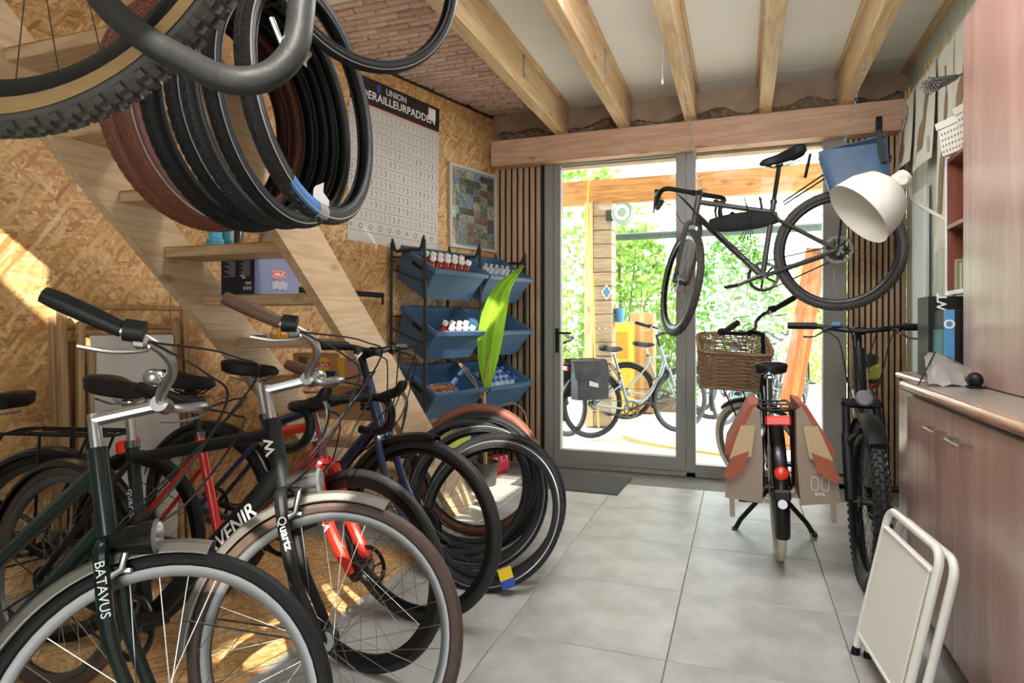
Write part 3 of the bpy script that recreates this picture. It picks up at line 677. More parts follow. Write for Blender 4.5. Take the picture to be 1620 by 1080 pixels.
    m = MB(Ms); m.tube([ht, st+ax*.012], .0135 if bar != 'flat' else .016, 12); m.tube([st, bc], .0145, 10); m.cyl(bc+V((0, -.025, 0)), bc+V((0, .025, 0)), .019, 14); m.build('stem', stemm, t)
    Ms0 = Ms; Ms = Ms @ Matrix.Translation(bc) @ Matrix.Rotation(-roll, 4, 'X') @ Matrix.Translation(-bc)
    bm = MB(Ms)
    if bar in ('flat', 'bull'):
        for sg in (-1, 1):
            bm.tube(smooth_path([bc, bc+V((-.002, sg*.06, .004)), bc+V((-.02, sg*barw*.6, .02)), bc+V((-.045, sg*barw, .022))], 4), .0125, 10)
            gl.append([bc+V((-.045+.025, sg*(barw-.125), .0215)), bc+V((-.047, sg*(barw+.005), .0225))]); bl_.append((bc+V((.0, sg*(barw-.16), .01)), V((.03, sg*.10, -.02))))
    elif bar == 'city':
        for sg in (-1, 1):
            bm.tube(smooth_path([bc, bc+V((.012, sg*.06, .01)), bc+V((.045, sg*.13, .04)), bc+V((.04, sg*.20, .06)), bc+V((-.02, sg*.25, .075)), bc+V((-.12, sg*.275, .105))], 5), .0115, 10)
            gl.append([bc+V((-.025, sg*.252, .0765)), bc+V((-.09, sg*.267, .096)), bc+V((-.165, sg*.284, .118))]); bl_.append((bc+V((.005, sg*.235, .068)), V((-.10, sg*.035, -.02))))
    if bar == 'drop':
        bw_ = barw
        for sg in (-1, 1):
            P = [bc, bc+V((0, sg*bw_*.5, 0)), bc+V((.0, sg*bw_*.85, 0)), bc+V((.03, sg*bw_, -.001)), bc+V((.085, sg*(bw_+.004), -.012)), bc+V((.105, sg*(bw_+.006), -.055)), bc+V((.085, sg*(bw_+.012), -.105)), bc+V((.03, sg*(bw_+.02), -.130)), bc+V((-.055, sg*(bw_+.025), -.128))]
            bm.tube(smooth_path(P, 5), .0155, 10)
    b_ = bm.build('handlebar', barm, t)
    if bar == 'drop':
        for sg in (-1, 1):
            h0 = bc+V((.06, sg*(barw+.002), .0)); m = MB(Ms)
            m.tube(smooth_path([h0, h0+V((.035, 0, .012)), h0+V((.075, sg*-.002, .026)), h0+V((.098, sg*-.004, .052)), h0+V((.100, sg*-.004, .066))], 4), [.017]*4+[.0185]*4+[.019]*4+[.018]*4+[.009], 12)
            m.build('brake_hood', grip, b_)
            m = MB(Ms); m.tube(smooth_path([h0+V((.09, 0, .03)), h0+V((.112, 0, -.01)), h0+V((.10, sg*.006, -.07)), h0+V((.085, sg*.012, -.115))], 4), [.010]*5+[.008]*4+[.006]*4, 8, flat=.6); m.build('brake_lever', DSTEEL, b_)
    else:
        for i, g_ in enumerate(gl):
            rr = .0168 if bar == 'flat' else [.0165, .019, .0175]
            m = MB(Ms); P = smooth_path(g_, 3) if len(g_) > 2 else g_; m.tube(P, .0172 if bar == 'flat' else [.0165, .0175, .0185, .019, .0192, .019, .0165], 12); m.build('grip', grip, b_)
            p, d = bl_[i]; m = MB(Ms); m.tube(smooth_path([p, p+V((.02, 0, -.022)) if bar == 'city' else p+V((.03, d.y*.1, -.012)), p+d*.5+V((.015, 0, -.03)), p+d+V((.01, 0, -.022))], 4), .0055, 6, flat=.7); m.bbox(p+V((.004, 0, -.006)), (.03, .03, .028), .006); m.build('brake_lever', ALU if bar == 'city' else DSTEEL, b_)
            if bar == 'city': m = MB(Ms); q = gl[i][0]; m.tube([q+V((.005, 0, 0)), q+V((.04, V(q).y*-.02, .001))], .0225, 14); m.build('shifter', PLA, b_)
    if bell: m = MB(Ms); m.sph(bc+V((.0, bell, .035)), .024, 14, 8, (1, 1, .8)); m.build('bell', ALU, b_)
    if cables:
        for i, sg in enumerate((-1, 1)):
            s0 = Ms @ (bl_[i][0]+V((.02, 0, -.005)) if bl_ else bc+V((.09, sg*barw, .01)))
            e = hb+ax*.03+V((.02, sg*.022, -.05)); md = Ms @ (bc+V((.13 if bar != 'city' else .16, sg*.10, -.06 if bar != 'city' else -.01)))
            MB().tube(smooth_path([s0, (s0*.45+md*.55)+V((.03, 0, .01)), md, (md+e)*.5+V((.01, 0, -.05)), e], 6), .0027, 6).build('brake_cable', BLKM, t)
            if bar != 'drop':
                md2 = md+V((.02, -sg*.05, .04)); MB().tube(smooth_path([s0, (s0*.4+md2*.6)+V((.05, 0, .03)), md2, e+V((.0, -sg*.03, .02)), (e+BB)*.5+V((-.02, sg*.025, .04))], 6), .0025, 6).build('gear_cable', BLKM, t)
    Ms = Ms0
    if fender:
        fm, rng = fender
        m = MB(Ms); arc_fender(m, FH, R+.014, tw+.012, math.radians(rng[0]), math.radians(rng[1])); ff = m.build('front_mudguard', fm, t)
        m = MB(Ms); 
        for sg in (-1, 1): m.tube([FH+V((0, sg*.055, 0)), FH+V(((R+.01)*math.cos(math.radians(rng[1]-14)), sg*(tw+.012), (R+.01)*math.sin(math.radians(rng[1]-14))))], .0024, 5)
        m.build('stay', DSTEEL if fm != WHITE else ALU, ff)
        m = MB(); arc_fender(m, RH, R+.014, tw+.012, math.radians(22), math.radians(205)); fr_ = m.build('rear_mudguard', fm if fm in (BLK, BLKM) else BLK, t)
        m = MB()
        for sg in (-1, 1): m.tube([RH+V((0, sg*.06, 0)), RH+V(((R+.01)*math.cos(2.9), sg*(tw+.012), (R+.01)*math.sin(2.9)))], .0024, 5)
        m.build('stay', DSTEEL, fr_)
    if rack:
        z = 2*R+.075; m = MB(); L0, L1 = .22, -.27
        for sg in (-1, 1):
            m.tube(smooth_path([V((L0, sg*.03, z-.02)), V((L0-.08, sg*.065, z)), V((-.10, sg*.07, z)), V((L1, sg*.06, z)), V((L1-.02, 0, z))], 4), .0055, 8)
            m.tube([V((-.02, sg*.072, z)), RH+V((0, sg*.075, .01))], .005, 8); m.tube([V((-.20, sg*.07, z)), RH+V((-.03, sg*.078, .03))], .005, 8)
            m.tube([V((L0, sg*.03, z-.02)), ss_+V((0, sg*.014, -.02))], .0045, 6)
            m.tube([V((.06, sg*.03, z)), V((L1, sg*.025, z))], .004, 6)
        for x in (.10, -.05, -.2): m.tube([V((x, -.068, z)), V((x, .068, z))], .0045, 6)
        m.build('luggage_rack', rack, t)
        m = MB(); m.bbox((L1-.03, 0, z-.045), (.025, .11, .045), .008); m.build('tail_light', REDL, t)
    if kick == 'double':
        m = MB()
        for sg in (-1, 1): m.tube([BB+V((-.06, sg*.02, -.03)), V((.42, sg*.17, .06)), V((.40, sg*.20, .012))], .013, 8); m.bbox((.395, sg*.205, .008), (.06, .03, .016), .005)
        m.build('kickstand', BLKM, t)
    elif kick == 'side':
        m = MB(); m.tube([RH+V((.06, .05, -.02)), V((.12, .16, .01))], .008, 8); m.build('kickstand', DSTEEL, t)
    if light:
        m = MB(Ms); p = crown+V((.06, 0, .03)) if light[0] == 'crown' else A0+ax*light[1]+V((.075, -.03, 0))
        rt = Matrix.Rotation(-.5, 3, 'Y') if False else None
        m.tube([p+V((-.055, 0, -.012)), p+V((-.02, 0, -.004)), p+V((.03, 0, .006))], [.016, .034, .040], 14, flat=.9); hl = m.build('headlight', light[2] if len(light) > 2 else ALU, t)
        MB(Ms).tube([p+V((.03, 0, .006)), p+V((.036, 0, .0072))], [.038, .03], 14).build('lens', M('lens', '#8d9090', .1, .6), hl); MB(Ms).tube([p+V((-.03, 0, -.01)), crown+V((.01, 0, 0))], .005, 6).build('bracket', DSTEEL, hl)
    t_ = dict(BB=BB, hb=hb, ht=ht, ax=ax, fw=fw, stop=stop, sdir=sdir, crown=crown, FH=FH, RH=RH, Ms=Ms, sp=sp, bc=bc, hd=hd, fk=fk)
    return t, t_
def pose(rear=None, front=None, yaw=0.0, wb=1.06, lean=0.0, z=0.0):
    c, s_ = math.cos(yaw), math.sin(yaw)
    if rear is None: rear = (front[0]-wb*c, front[1]-wb*s_)
    return Matrix.Translation((rear[0], rear[1], z)) @ Matrix.Rotation(yaw, 4, 'Z') @ Matrix.Rotation(lean, 4, 'X')
R_ = math.radians
TXW = M('decal_white', '#e9e7e1', .4); TXS = M('decal_silver', '#b9bab8', .35, .4)
def tubetext(t, p, q, rad, txt, size, mat, side=-1, along=.5, flip=False, bold=0.0, xf=None, shear=0):
    """decal on the flank of a tube, reading from p to q"""
    p, q = Vector(p), Vector(q); x = (q-p).normalized(); n = Vector((0, side, 0)); y = n.cross(x); o = p+(q-p)*along+n*(rad+.0015)
    m4 = basis(o, x, y)
    if xf is not None: m4 = xf @ m4
    return textmesh(txt, size, mat, 'lettering', t, m4, bold, ext=.0006, shear=shear)
WT = MATS['rubber']
# A: green bike nearest the camera
fa = onZ(245, 1163, .35); fa = at(198, 1175, 1.22)
A, a_ = bike('city_bicycle', 'dark green low-step city bicycle nearest the camera with black grips', pose(front=(fa.x, fa.y), yaw=R_(-2), lean=R_(-7)), R=.345, wb=1.07, style='mixte', fcol=GREEN, fork=GREEN, bar='city', steer=R_(34), roll=R_(7), tyre=RUB, rim=RIMA, tw=.018,
    fender=(M('mudguard_silver', '#8e8b83', .4, .7), (84, 215)), stemm=ALU, barm=ALU, rack=BLKM, seat_h=.93, seat_l=.46, stem_h=.07, stem_l=.14, headz=.03, light=('side', .40, BLK), bell=-.09)
tubetext(A, a_['FH']+a_['ax']*.34+Vector((-.045, 0, 0)), a_['FH']+a_['ax']*.22+Vector((-.045, 0, 0)), .055+.012, 'BATAVUS', .026, TXS, xf=a_['Ms'])
# B: black bike with brown grips
fb = at(487, 1017, 1.585)
B, b_ = bike('city_bicycle', 'black trekking bicycle with brown leather grips and silver stem', pose(front=(fb.x, fb.y), yaw=R_(-4), lean=R_(-7.5)), R=.35, wb=1.07, style='diamond', fcol=BLKM, fork=BLKM, bar='city', steer=R_(27), roll=R_(5), tyre=M('tyre_brownish', '#4b3930', .6, var=.15, scale=60), rim=RIMA, tw=.02,
    fender=(M('mudguard_silver', '#8e8b83', .4, .7), (72, 190)), stemm=ALU, barm=ALU, grip=BRG, dt_r=.028, tube_r=.018, seat_h=.965, seat_l=.53, stem_h=.09, stem_l=.12, headz=.03, light=('crown', 0, ALU), bell=.08, kick='side', tt_drop=.0)
tubetext(B, b_['BB'], b_['hb'], .028, "L'AVENIR", .06, TXW, along=.66, bold=.0006, shear=.12)
tubetext(B, b_['stop'], b_['BB'], .018, 'quartz', .035, TXS, along=.35, bold=.0004)
tubetext(B, b_['crown']-b_['ax']*.06+Vector((0, 0, 0)), b_['crown']-b_['ax']*.16+Vector((.01, 0, 0)), .069, 'Quartz', .03, TXW, xf=b_['Ms'], bold=.0004)
for (bk_, q_) in ((A, a_), (B, b_)):
    for sg in (-1, 1):
        c0 = q_['crown']-q_['ax']*.055+Vector((.03, sg*.034, 0)); m = MB(q_['Ms']); m.tube([c0+Vector((-.02, sg*.012, -.02)), c0, c0+Vector((.004, sg*.004, .055)), c0+Vector((.004, -sg*.012, .07))], [.009, .008, .006, .005], 8); m.bbox(c0+Vector((-.005, -sg*.012, -.002)), (.05, .012, .016), .004); m.build('rim_brake', ALU, bk_)
# C: red road bike with drop bars
fc = at(592, 903, 2.10)
C, c_ = bike('road_bicycle', 'red road bicycle with black drop handlebar and disc brakes', pose(front=(fc.x, fc.y), yaw=R_(1), lean=R_(-4)), R=.335, wb=1.0, style='diamond', fcol=RED, fork=RED, head=DRED, bar='drop', steer=R_(-8), tyre=RUBG, rim=BLK, rimd=.036, tw=.0145, seat_h=.95, seat_l=.50, tt_drop=-.0,
    stem_h=.025, stem_l=.10, disc=.07, tube_r=.017, dt_r=.024, spm=STEEL, nsp=24, saddle=BLKM, post=BLKM, barw=.2, headz=.0, hub=.024, fkr=1.5)
tubetext(C, c_['FH']+c_['ax']*.30+Vector((-.04, 0, 0)), c_['FH']+c_['ax']*.12+Vector((-.03, 0, 0)), .075, 'KUOTA', .038, TXW, xf=c_['Ms'], bold=.0006)
tubetext(C, c_['BB'], c_['hb'], .024, 'KUOTA', .05, TXW, along=.6, bold=.0008)
tubetext(C, c_['hb'], c_['ht'], .0225, 'K', .05, TXW, bold=.001)
tubetext(B, b_['hb'], b_['ht'], .0235, 'W', .045, TXW, along=.6, bold=.001)
# D: navy bike with straight bars
fd = at(670, 842, 2.47)
D, d_ = bike('city_bicycle', 'navy bicycle with straight black handlebar and large front hub', pose(front=(fd.x, fd.y), yaw=R_(2), lean=R_(-4)), R=.355, wb=1.03, style='diamond', fcol=NAVY, fork=NAVY, bar='flat', steer=R_(-6), tyre=RUBG, rim=BLK, tw=.0215, fender=(BLK, (78, 180)), seat_h=.97, seat_l=.50,
    fhub=.062, disc=.08, stem_h=.10, stem_l=.07, tube_r=.019, dt_r=.025, barw=.28, spm=DSTEEL, headz=.06, nsp=28)
# E: black bike pointing the other way
E, e_ = bike('city_bicycle', 'black bicycle at the left edge with luggage rack toward the stairs', pose(rear=(-2.36, 1.62), yaw=R_(194), wb=1.02), R=.345, wb=1.02, style='mixte', fcol=BLK, bar='city', barm=ALU, rack=BLKM, fender=(BLK, (60, 200)), seat_h=.88, seat_l=.42, tyre=RUB, rim=DSTEEL, steer=R_(3), cables=False)
# F: gravel bike hanging on chains
rh = at(1326, 396, 3.72); fh = at(1070, 446, 4.16); dv = (fh-rh); yawF = math.atan2(dv.y, dv.x); pit = math.atan2(dv.z, dv.xy.length)
MF = Matrix.Translation(rh) @ Matrix.Rotation(yawF, 4, 'Z') @ Matrix.Rotation(-pit, 4, 'Y') @ Matrix.Translation((0, 0, -.35))
F, f_ = bike('gravel_bicycle', 'dark gravel bicycle hanging on chains in front of the glass', MF, R=.35, wb=dv.length, style='diamond', fcol=TAUPE, bar='drop', barm=BLKM, steer=R_(-58), tyre=M('rubber_gravel', '#3f3b37', .65, var=.12, scale=60), rim=BLK, tw=.023, tread=(84, (-.55, 0, .55), (.006, .006, .003)), seat_h=.98, seat_l=.46, disc=.08, barw=.21, saddle=BLKM, post=BLK, nsp=28, spm=DSTEEL, stem_h=.03, tt_drop=.02, cpitch=2.9)
m = MB(); c = (f_['stop']*.55+f_['ht']*.45)+Vector((.0, 0, -.145)); rings = []
for i in range(13):
    u = i/12; hw = .033*math.sin(PI*min(.999, max(.001, .08+u*.84)))**.4; hh = .058*math.sin(PI*min(.999, max(.001, .06+u*.86)))**.35
    rings.append([c+Vector((-.20+.40*u, hw*math.copysign(abs(math.cos(a))**.6, math.cos(a)), hh*math.copysign(abs(math.sin(a))**.6, math.sin(a))+.045*(u-.5))) for a in [2*PI*k/14 for k in range(14)]])
m.loft(rings); fb_ = m.build('frame_bag', M('bag_black', '#1b1c1f', .7, var=.2, scale=30, bump=.2), F)
m = MB()
for u in (-.12, .12): m.tube([c+Vector((u, .03, .05)), c+Vector((u, .02, .12)), c+Vector((u, -.02, .12)), c+Vector((u, -.03, .05))], .006, 6)
m.build('strap', BLKM, fb_)
m = MB()
for sg in (-1, 1):
    m.tube([f_['stop']+Vector((-.05, sg*.045, -.03)), Vector((-.06, sg*.065, .82)), Vector((-.34, sg*.065, .80))], .005, 6); m.tube([Vector((-.12, sg*.065, .815)), f_['RH']+Vector((0, sg*.07, .0))], .005, 6)
m.tube([Vector((-.1, -.065, .816)), Vector((-.1, .065, .816))], .005, 6); m.tube([Vector((-.34, -.065, .80)), Vector((-.34, .065, .80))], .005, 6); m.tube([Vector((.10, .07, .80)), Vector((.05, .07, .93))], .009, 8); m.build('luggage_rack', BLKM, F)
m = MB()
for k in range(5): m.tube(smooth_path([f_['bc']+Vector((.05, .05*k-.1, -.02)), f_['ht']+Vector((-.05-.03*k, .07, -.22-.05*k)), f_['ht']+Vector((-.16-.03*k, .06, -.36-.02*k)), f_['ht']+Vector((-.28, .05, -.22)), f_['ht']+Vector((-.27, .03, -.08))], 6), .0025, 6)
m.build('hanging_cable', BLKM, F)
# chains and the blue pannier above
def chain(name, label, top, bot, n):
    t = thing(name, label, 'chain', tuple(bot), 0, 'bicycle hanging chains'); m = MB(); top, bot = Vector(top)-Vector(bot), Vector((0, 0, 0)); d = (top-bot)/n
    for k in range(n):
        c = bot+d*(k+.5); L = d.length*.68; x = Vector((1, 0, 0)) if k % 2 else Vector((0, 1, 0)); dz = d.normalized(); x = (x-dz*x.dot(dz)).normalized()
        m.tube([c+dz*L*math.sin(a)*.95+x*.008*math.copysign(abs(math.cos(a))**.6, math.cos(a)) for a in [2*PI*q/10 for q in range(10)]], .0022, 5, closed=True)
    m.build('links', GAL, t); m = MB(); m.tube([top+Vector((-.035, 0, 0)), top+Vector((.035, 0, 0)), top+Vector((.037, 0, -.02))], .004, 6); m.build('hook', GAL, t)
    m = MB(); m.tube([Vector((0, 0, .01)), Vector((.012, 0, -.015)), Vector((0, 0, -.035)), Vector((-.014, 0, -.02))], .0035, 6); m.build('snap_hook', GAL, t)
bc_w = MF @ f_['bc']
chain('hanging_chain', 'steel chain holding the front end of the hanging bicycle', (JX[2], 4.33, 2.71), MF @ (f_['ht']+Vector((-.02, 0, .04))), 24)
chain('hanging_chain', 'steel chain holding the rear rack end of the hanging bicycle', (JX[4], 4.12, 2.71), MF @ Vector((-.12, 0, .93)), 26)
PB = M('pannier_blue', '#32506e', .5, var=.1, scale=8, bump=.15)
t = thing('blue_pannier', 'blue waterproof pannier bag on the rear rack of the hanging bicycle', 'bag', mw=MF @ Matrix.Translation((-.16, .10, .78)))
m = MB(); rings = []
for i in range(7):
    u = i/6; wx = .15+.025*u; wy = .05*(1-.7*u)+.012; z = -.14+.26*u
    rings.append([Vector((wx*math.copysign(abs(math.cos(a))**.45, math.cos(a)), wy*math.copysign(abs(math.sin(a))**.6, math.sin(a)), z+.02*math.sin(3*a+u*5))) for a in [2*PI*k/16 for k in range(16)]])
m.loft(rings); m.build('bag_body', PB, t); MB().bx((-.17, -.012, .115), (.17, .012, .14)).build('roll_top', PB, t); MB().bx((-.15, .035, -.02), (-.12, .06, .16)).build('strap', BLKM, t)
o = MB().bx((onY(1386, 200, 4.9).x, 4.88, 2.05), (onY(1395, 200, 4.9).x, 4.915, 2.56)).build('black_strap', BLKM); tag(o, 'black strap hanging from the header beam over the slats', 'strap')
# G: city bike with baskets and panniers
G, g_ = bike('city_bicycle', 'black city bicycle with wicker basket and rust-coloured panniers', pose(rear=(.180, 3.43), yaw=R_(91), lean=R_(-2.0)), R=.345, wb=1.08, style='step', fcol=BLK, bar='city', barm=BLK, stemm=BLK, steer=R_(52), tyre=RUBC, rim=RIMA, tw=.021, fender=(BLK, (60, 190)), rack=BLKM, seat_h=.93, seat_l=.40, kick='double', headz=.1, stem_h=.16, sw=.1, saddle=LEA, tube_r=.018, dt_r=.024)
PT = M('pannier_beige', '#8f7d6c', .75, var=.06, scale=20, bump=.1); PR = M('pannier_rust', '#9a4e34', .7, var=.1, scale=12, bump=.1)
for sg in (-1, 1):
    m = MB(); rings = []
    for i in range(9):
        u = i/8; z = .79-.44*u; x0 = -.29+.02*u; x1 = .10-.02*u; d = .02+.13*math.sin(min(1, u*1.35)*PI/2)*(1-.22*u); y0 = .085
        rings.append([Vector((x, sg*y, z)) for x, y in ((x0, y0), (x0+.01, y0+d*.9), (x0+.06, y0+d), ((x0+x1)/2, y0+d*1.06), (x1-.06, y0+d), (x1-.01, y0+d*.9), (x1, y0), ((x0+x1)/2, y0-.004))])
    m.loft(rings); pn = m.build('pannier', PR, G)
    m = MB(); 
    for i in range(1): m.loft([[Vector((-.315+.012*k, sg*y, z)) for (y, z) in ((.075, .77), (.10, .785), (.145, .69), (.20, .58), (.235, .46), (.24, .365), (.08, .345), (.07, .56))] for k in range(2)])
    sp_ = m.build('side_panel', PT, pn)
    m = MB(); m.loft([[Vector((x, sg*y, z)) for (y, z) in ((.08, .80), (.12, .79), (.225, .60), (.235, .555), (.20, .575), (.11, .75))] for x in (-.30, .09)]); m.build('flap', PR, pn)
    m = MB(); m.loft([[Vector((x, sg*y, z)) for (y, z) in ((.10, .70), (.16, .70), (.215, .55), (.20, .53), (.12, .56))] for x in (-.332, -.318)]); m.build('side_flap', M('pannier_sand', '#b29a76', .75), pn)
    m = MB(); m.loft([[Vector((x, sg*y, z)) for (y, z) in ((.13, .585), (.205, .555), (.245, .47), (.215, .455), (.15, .50))] for x in (-.335, -.316)]); m.build('lower_flap', PR, pn)
    if sg < 0:
        m = MB()
        for k in range(2):
            cy = .14+.042*k; m.tube([Vector((-.3175, -(cy+.014*math.copysign(abs(math.cos(a))**.5, math.cos(a))), .445+.03*math.copysign(abs(math.sin(a))**.5, math.sin(a)))) for a in [2*PI*q/20 for q in range(20)]], .0012, 4, closed=True)
        m.build('logo', TXW, pn); textmesh('BASIL', .018, TXW, 'lettering', pn, basis((-.3165, -.16, .40), (0, -1, 0), (0, 0, 1)))
    m = MB(); m.bx((-.322, sg*.20, .28), (-.318, sg*.222, .40)); m.build('strap', PT, pn)
m = MB(); m.bx((-.365, -.028, .17), (-.36, .028, .46)); 
m = MB(); m.bbox((-.375, .0, .40), (.02, .075, .05), .012); m.rev([(0, 0)], 3) if False else None
m.build('lock_body', PLA, G); m = MB(Matrix.Translation((-.388, 0, .50)) @ Matrix.Rotation(PI/2, 4, 'Y')); m.rev([(.0, 0), (.022, 0), (.03, .004), (.03, .012), (0, .012)], 20); m.build('reflector', REDL, G)
m = MB(Matrix.Translation((-.385, 0, .365)) @ Matrix.Rotation(PI/2, 4, 'Y')); m.rev([(0, 0), (.02, 0), (.02, -.006), (0, -.006)], 20); m.build('sticker', WHITE, G)
# wicker basket on the front carrier
WK = M('wicker', '#8a6a4e', .75, var=.25, scale=70, bump=.3)
Mb = Matrix.Translation(g_['bc']+Vector((.16, .20, -.32))) @ Matrix.Rotation(R_(6), 4, 'Z') @ Matrix.Rotation(R_(5), 4, 'X') @ Matrix.Rotation(R_(-22), 4, 'Y')
m = MB(Mb); hx, hy, H = .14, .19, .25
def ringp(u, off, ph, n=72):
    P = []; k0 = 1+.16*u
    for k in range(n):
        a = 2*PI*k/n; c, s_ = math.cos(a), math.sin(a); q = .32; wv = off*math.sin(a*18+ph)
        P.append(Vector(((hx*k0+wv)*math.copysign(abs(c)**q, c), (hy*k0+wv)*math.copysign(abs(s_)**q, s_), H*u)))
    return P
for k in range(20): m.tube(ringp(k/19, .004, PI*(k % 2)), .0052, 5, closed=True)
for k in range(36):
    a = 2*PI*(k+.5)/36; i = int(72*(k+.5)/36) % 72; m.tube([ringp(u, 0, 0)[i] for u in (0, .5, 1)], .004, 5)
m.tube(ringp(1.02, .003, 0), .011, 6, closed=True); m.tube(ringp(.0, .002, 0), .009, 6, closed=True)
bk = m.build('basket', WK, G)
m = MB(Mb); m.bx((-hx*.97, -hy*.97, -.004), (hx*.97, hy*.97, .004)); m.build('basket_base', WK, bk)
m = MB(); 
for sg in (-1, 1): m.tube([Mb @ Vector((-.08, sg*.06, -.005)), g_['Ms'] @ (g_['FH']+Vector((0, sg*.055, .01)))], .005, 6)
m.build('basket_stay', BLKM, G)
# H: mountain e-bike facing the camera
H_, h_ = bike('mountain_bicycle', 'grey electric mountain bicycle with knobbly tyres beside the cabinet', pose(rear=(.76, 4.33), yaw=R_(-101), lean=R_(3)), R=.37, wb=1.17, style='diamond', fcol=GREY, fork=BLKM, head=BLKM, bar='flat', barm=BLK, steer=R_(11), tyre=RUBG, rim=BLK, tw=.031, rimd=.02, tread=(64, (-1.0, -.5, 0, .5, 1.0), (.010, .0085, .006)), susp=True, seat_h=.95, seat_l=.42, disc=.1, barw=.31, tube_r=.022, dt_r=.042, fender=(PLA, (50, 140)), rack=BLKM, headz=.10, stem_h=.08, stem_l=.05, saddle=BLKM, spm=BLK, tt_drop=.0, light=('crown', 0, BLK))
m = MB(); m.bbox((-.10, 0, .87), (.22, .13, .09), .012); m.build('battery_box', M('box_lime', '#b7bb3c', .5), H_)
m = MB(h_['Ms']); m.bbox(h_['bc']+Vector((0, -.10, .03)), (.045, .04, .025), .008); m.build('bell', M('bell_blue', '#3f7fa0', .4), H_)
# ================================================================== STAIRS
V = Vector
stp = thing('staircase', 'open timber staircase climbing along the strand board wall', 'staircase', (-2.0, 3.6, 0))
TZ, TY, RISE, RUN = 1.487, 2.10, .2, .211
def szl(y): return TZ+(TY-y)*RISE/RUN     # tread line height at depth y
def stringer(xc):
    m = MB(); hw = .105; pts = []
    ca = math.atan2(RISE, RUN); off = hw/math.cos(ca)
    yt, yb_ = .42, TY+TZ*RUN/RISE
    P = [(yt, szl(yt)+off), (yt, szl(yt)-off), (yb_-off*RUN/RISE, 0.0), (yb_+off*RUN/RISE, 0.0)]
    vs = [V((xc+sg*.022, y, max(0, z))) for sg in (-1, 1) for (y, z) in P]
    m.add(vs, [(0, 1, 2, 3), (7, 6, 5, 4)]+[(k, k+4, (k+1) % 4+4, (k+1) % 4) for k in range(4)])
    m.M = Matrix.Identity(4); return m
STW = wood('stair_pine', '#cdb28e', '#bb9c78', 'y', knots=True)
XL, XRT = -2.36, -1.64
for x in (XL, XRT): stringer(x).build('stringer', STW, stp, True)
TRD = wood('tread_pine', '#c8a985', '#b08e6a', 'x'); YEL = M('tread_yellow', '#c9a52e', .6)
for j in range(-6, 7):
    z = TZ-RISE*j; y = TY+RUN*j
    if z > 2.75 or z < .1: continue
    tr = MB().bbox(((XL+XRT)/2, y+.09, z-.022), (XRT-XL-.046, .21, .042), .003).build('tread', TRD, stp, True)
    MB().bx((XL+.024, y-.014, z), (XRT-.024, y+.02, z+.002)).build('edge_stripe', YEL, tr, True)
# things on the treads -------------------------------------------------
def onT(px, j, dy=.05): y = TY+RUN*j+dy; p = onY(px, 400, y); return V((p.x, y, TZ-RISE*j+.001))
BLU = M('bottle_blue', '#4aa6c4', .4)
for k, (px, lab) in enumerate(((341, 'left light blue plastic bottle on the upper visible stair tread'), (357, 'right light blue plastic bottle on the upper visible stair tread'))):
    p = onT(px, 0, .06+.06*k); t = thing('blue_bottle', lab, 'bottle', tuple(p+V((0, 0, .002))), 0, 'blue bottles on the stairs')
    MB().rev([(0, 0), (.034, 0), (.036, .01), (.036, .03), (.028, .036), (.027, .075), (.02, .082), (0, .083)], 20).build('body', BLU, t); MB().rev([(.029, .012), (.0365, .014), (.0365, .022), (.029, .024)], 20).build('band', M('bottle_band', '#3d8fb0', .4), t)
p = onT(378, 0, .1); t = thing('spray_can', 'slim dark spray can with red nozzle behind the blue bottles', 'can', tuple(p+V((0, 0, .002)))); MB().rev([(0, 0), (.02, 0), (.02, .1), (.014, .11), (0, .11)], 16).build('body', DSTEEL, t); MB().rev([(.008, .11), (.008, .125), (0, .126)], 10).build('nozzle', REDL, t)
# blue lock box
p = onT(403, 1, -.035); t = thing('lock_box', 'blue and black cardboard lock box on the stair tread', 'box', tuple(p+V((0, 0, .002))), R_(80))
LB = M('box_blue', '#8189ac', .55, var=.05, scale=5); LK = M('box_black', '#1f2230', .5)
MB().bbox((.125, .115, .085), (.25, .23, .17), .002).build('carton', LB, t); MB().bx((-.0012, .001, .001), (.0, .229, .169)).build('end_print', LK, t)
lg = MB(); lg.prism([(.055*math.copysign(abs(math.cos(a))**.5, math.cos(a))*.75, .02*math.copysign(abs(math.sin(a))**.7, math.sin(a))) for a in [2*PI*k/24 for k in range(24)]], .001, Matrix.Translation((.13, -.0008, .095))); lo_ = lg.build('logo', M('logo_red', '#cf3f3f', .5), t)
lg = MB(); lg.prism([(.055*math.copysign(abs(math.cos(a))**.5, math.cos(a))*.7, .02*math.copysign(abs(math.sin(a))**.7, math.sin(a))*.84) for a in [2*PI*k/24 for k in range(24)]], .001, Matrix.Translation((.13, -.0011, .095))); lg.build('logo_rim', WHITE, t)
lg = MB(); lg.prism([(.055*math.copysign(abs(math.cos(a))**.5, math.cos(a))*.66, .02*math.copysign(abs(math.sin(a))**.7, math.sin(a))*.72) for a in [2*PI*k/24 for k in range(24)]], .001, Matrix.Translation((.13, -.0014, .095))); lg.build('logo_field', M('logo_red', '#cf3f3f', .5), t)
textmesh('ABUS', .024, WHITE, 'lettering', t, basis((.13, -.0022, .0945), (1, 0, 0), (0, 0, 1)), .0006)
m = MB(); rings = []; m.add([V((.09+.085*(i/8), -.003-.003*((i+j) % 2), .030+.018*j-(.008*(i % 3 == 1)))) for j in range(3) for i in range(9)], [(j*9+i, j*9+i+1, (j+1)*9+i+1, (j+1)*9+i) for j in range(2) for i in range(8)]); m.build('sealing_tape', M('clear_tape', '#c6cbd2', .15, .2), t)
m = MB()
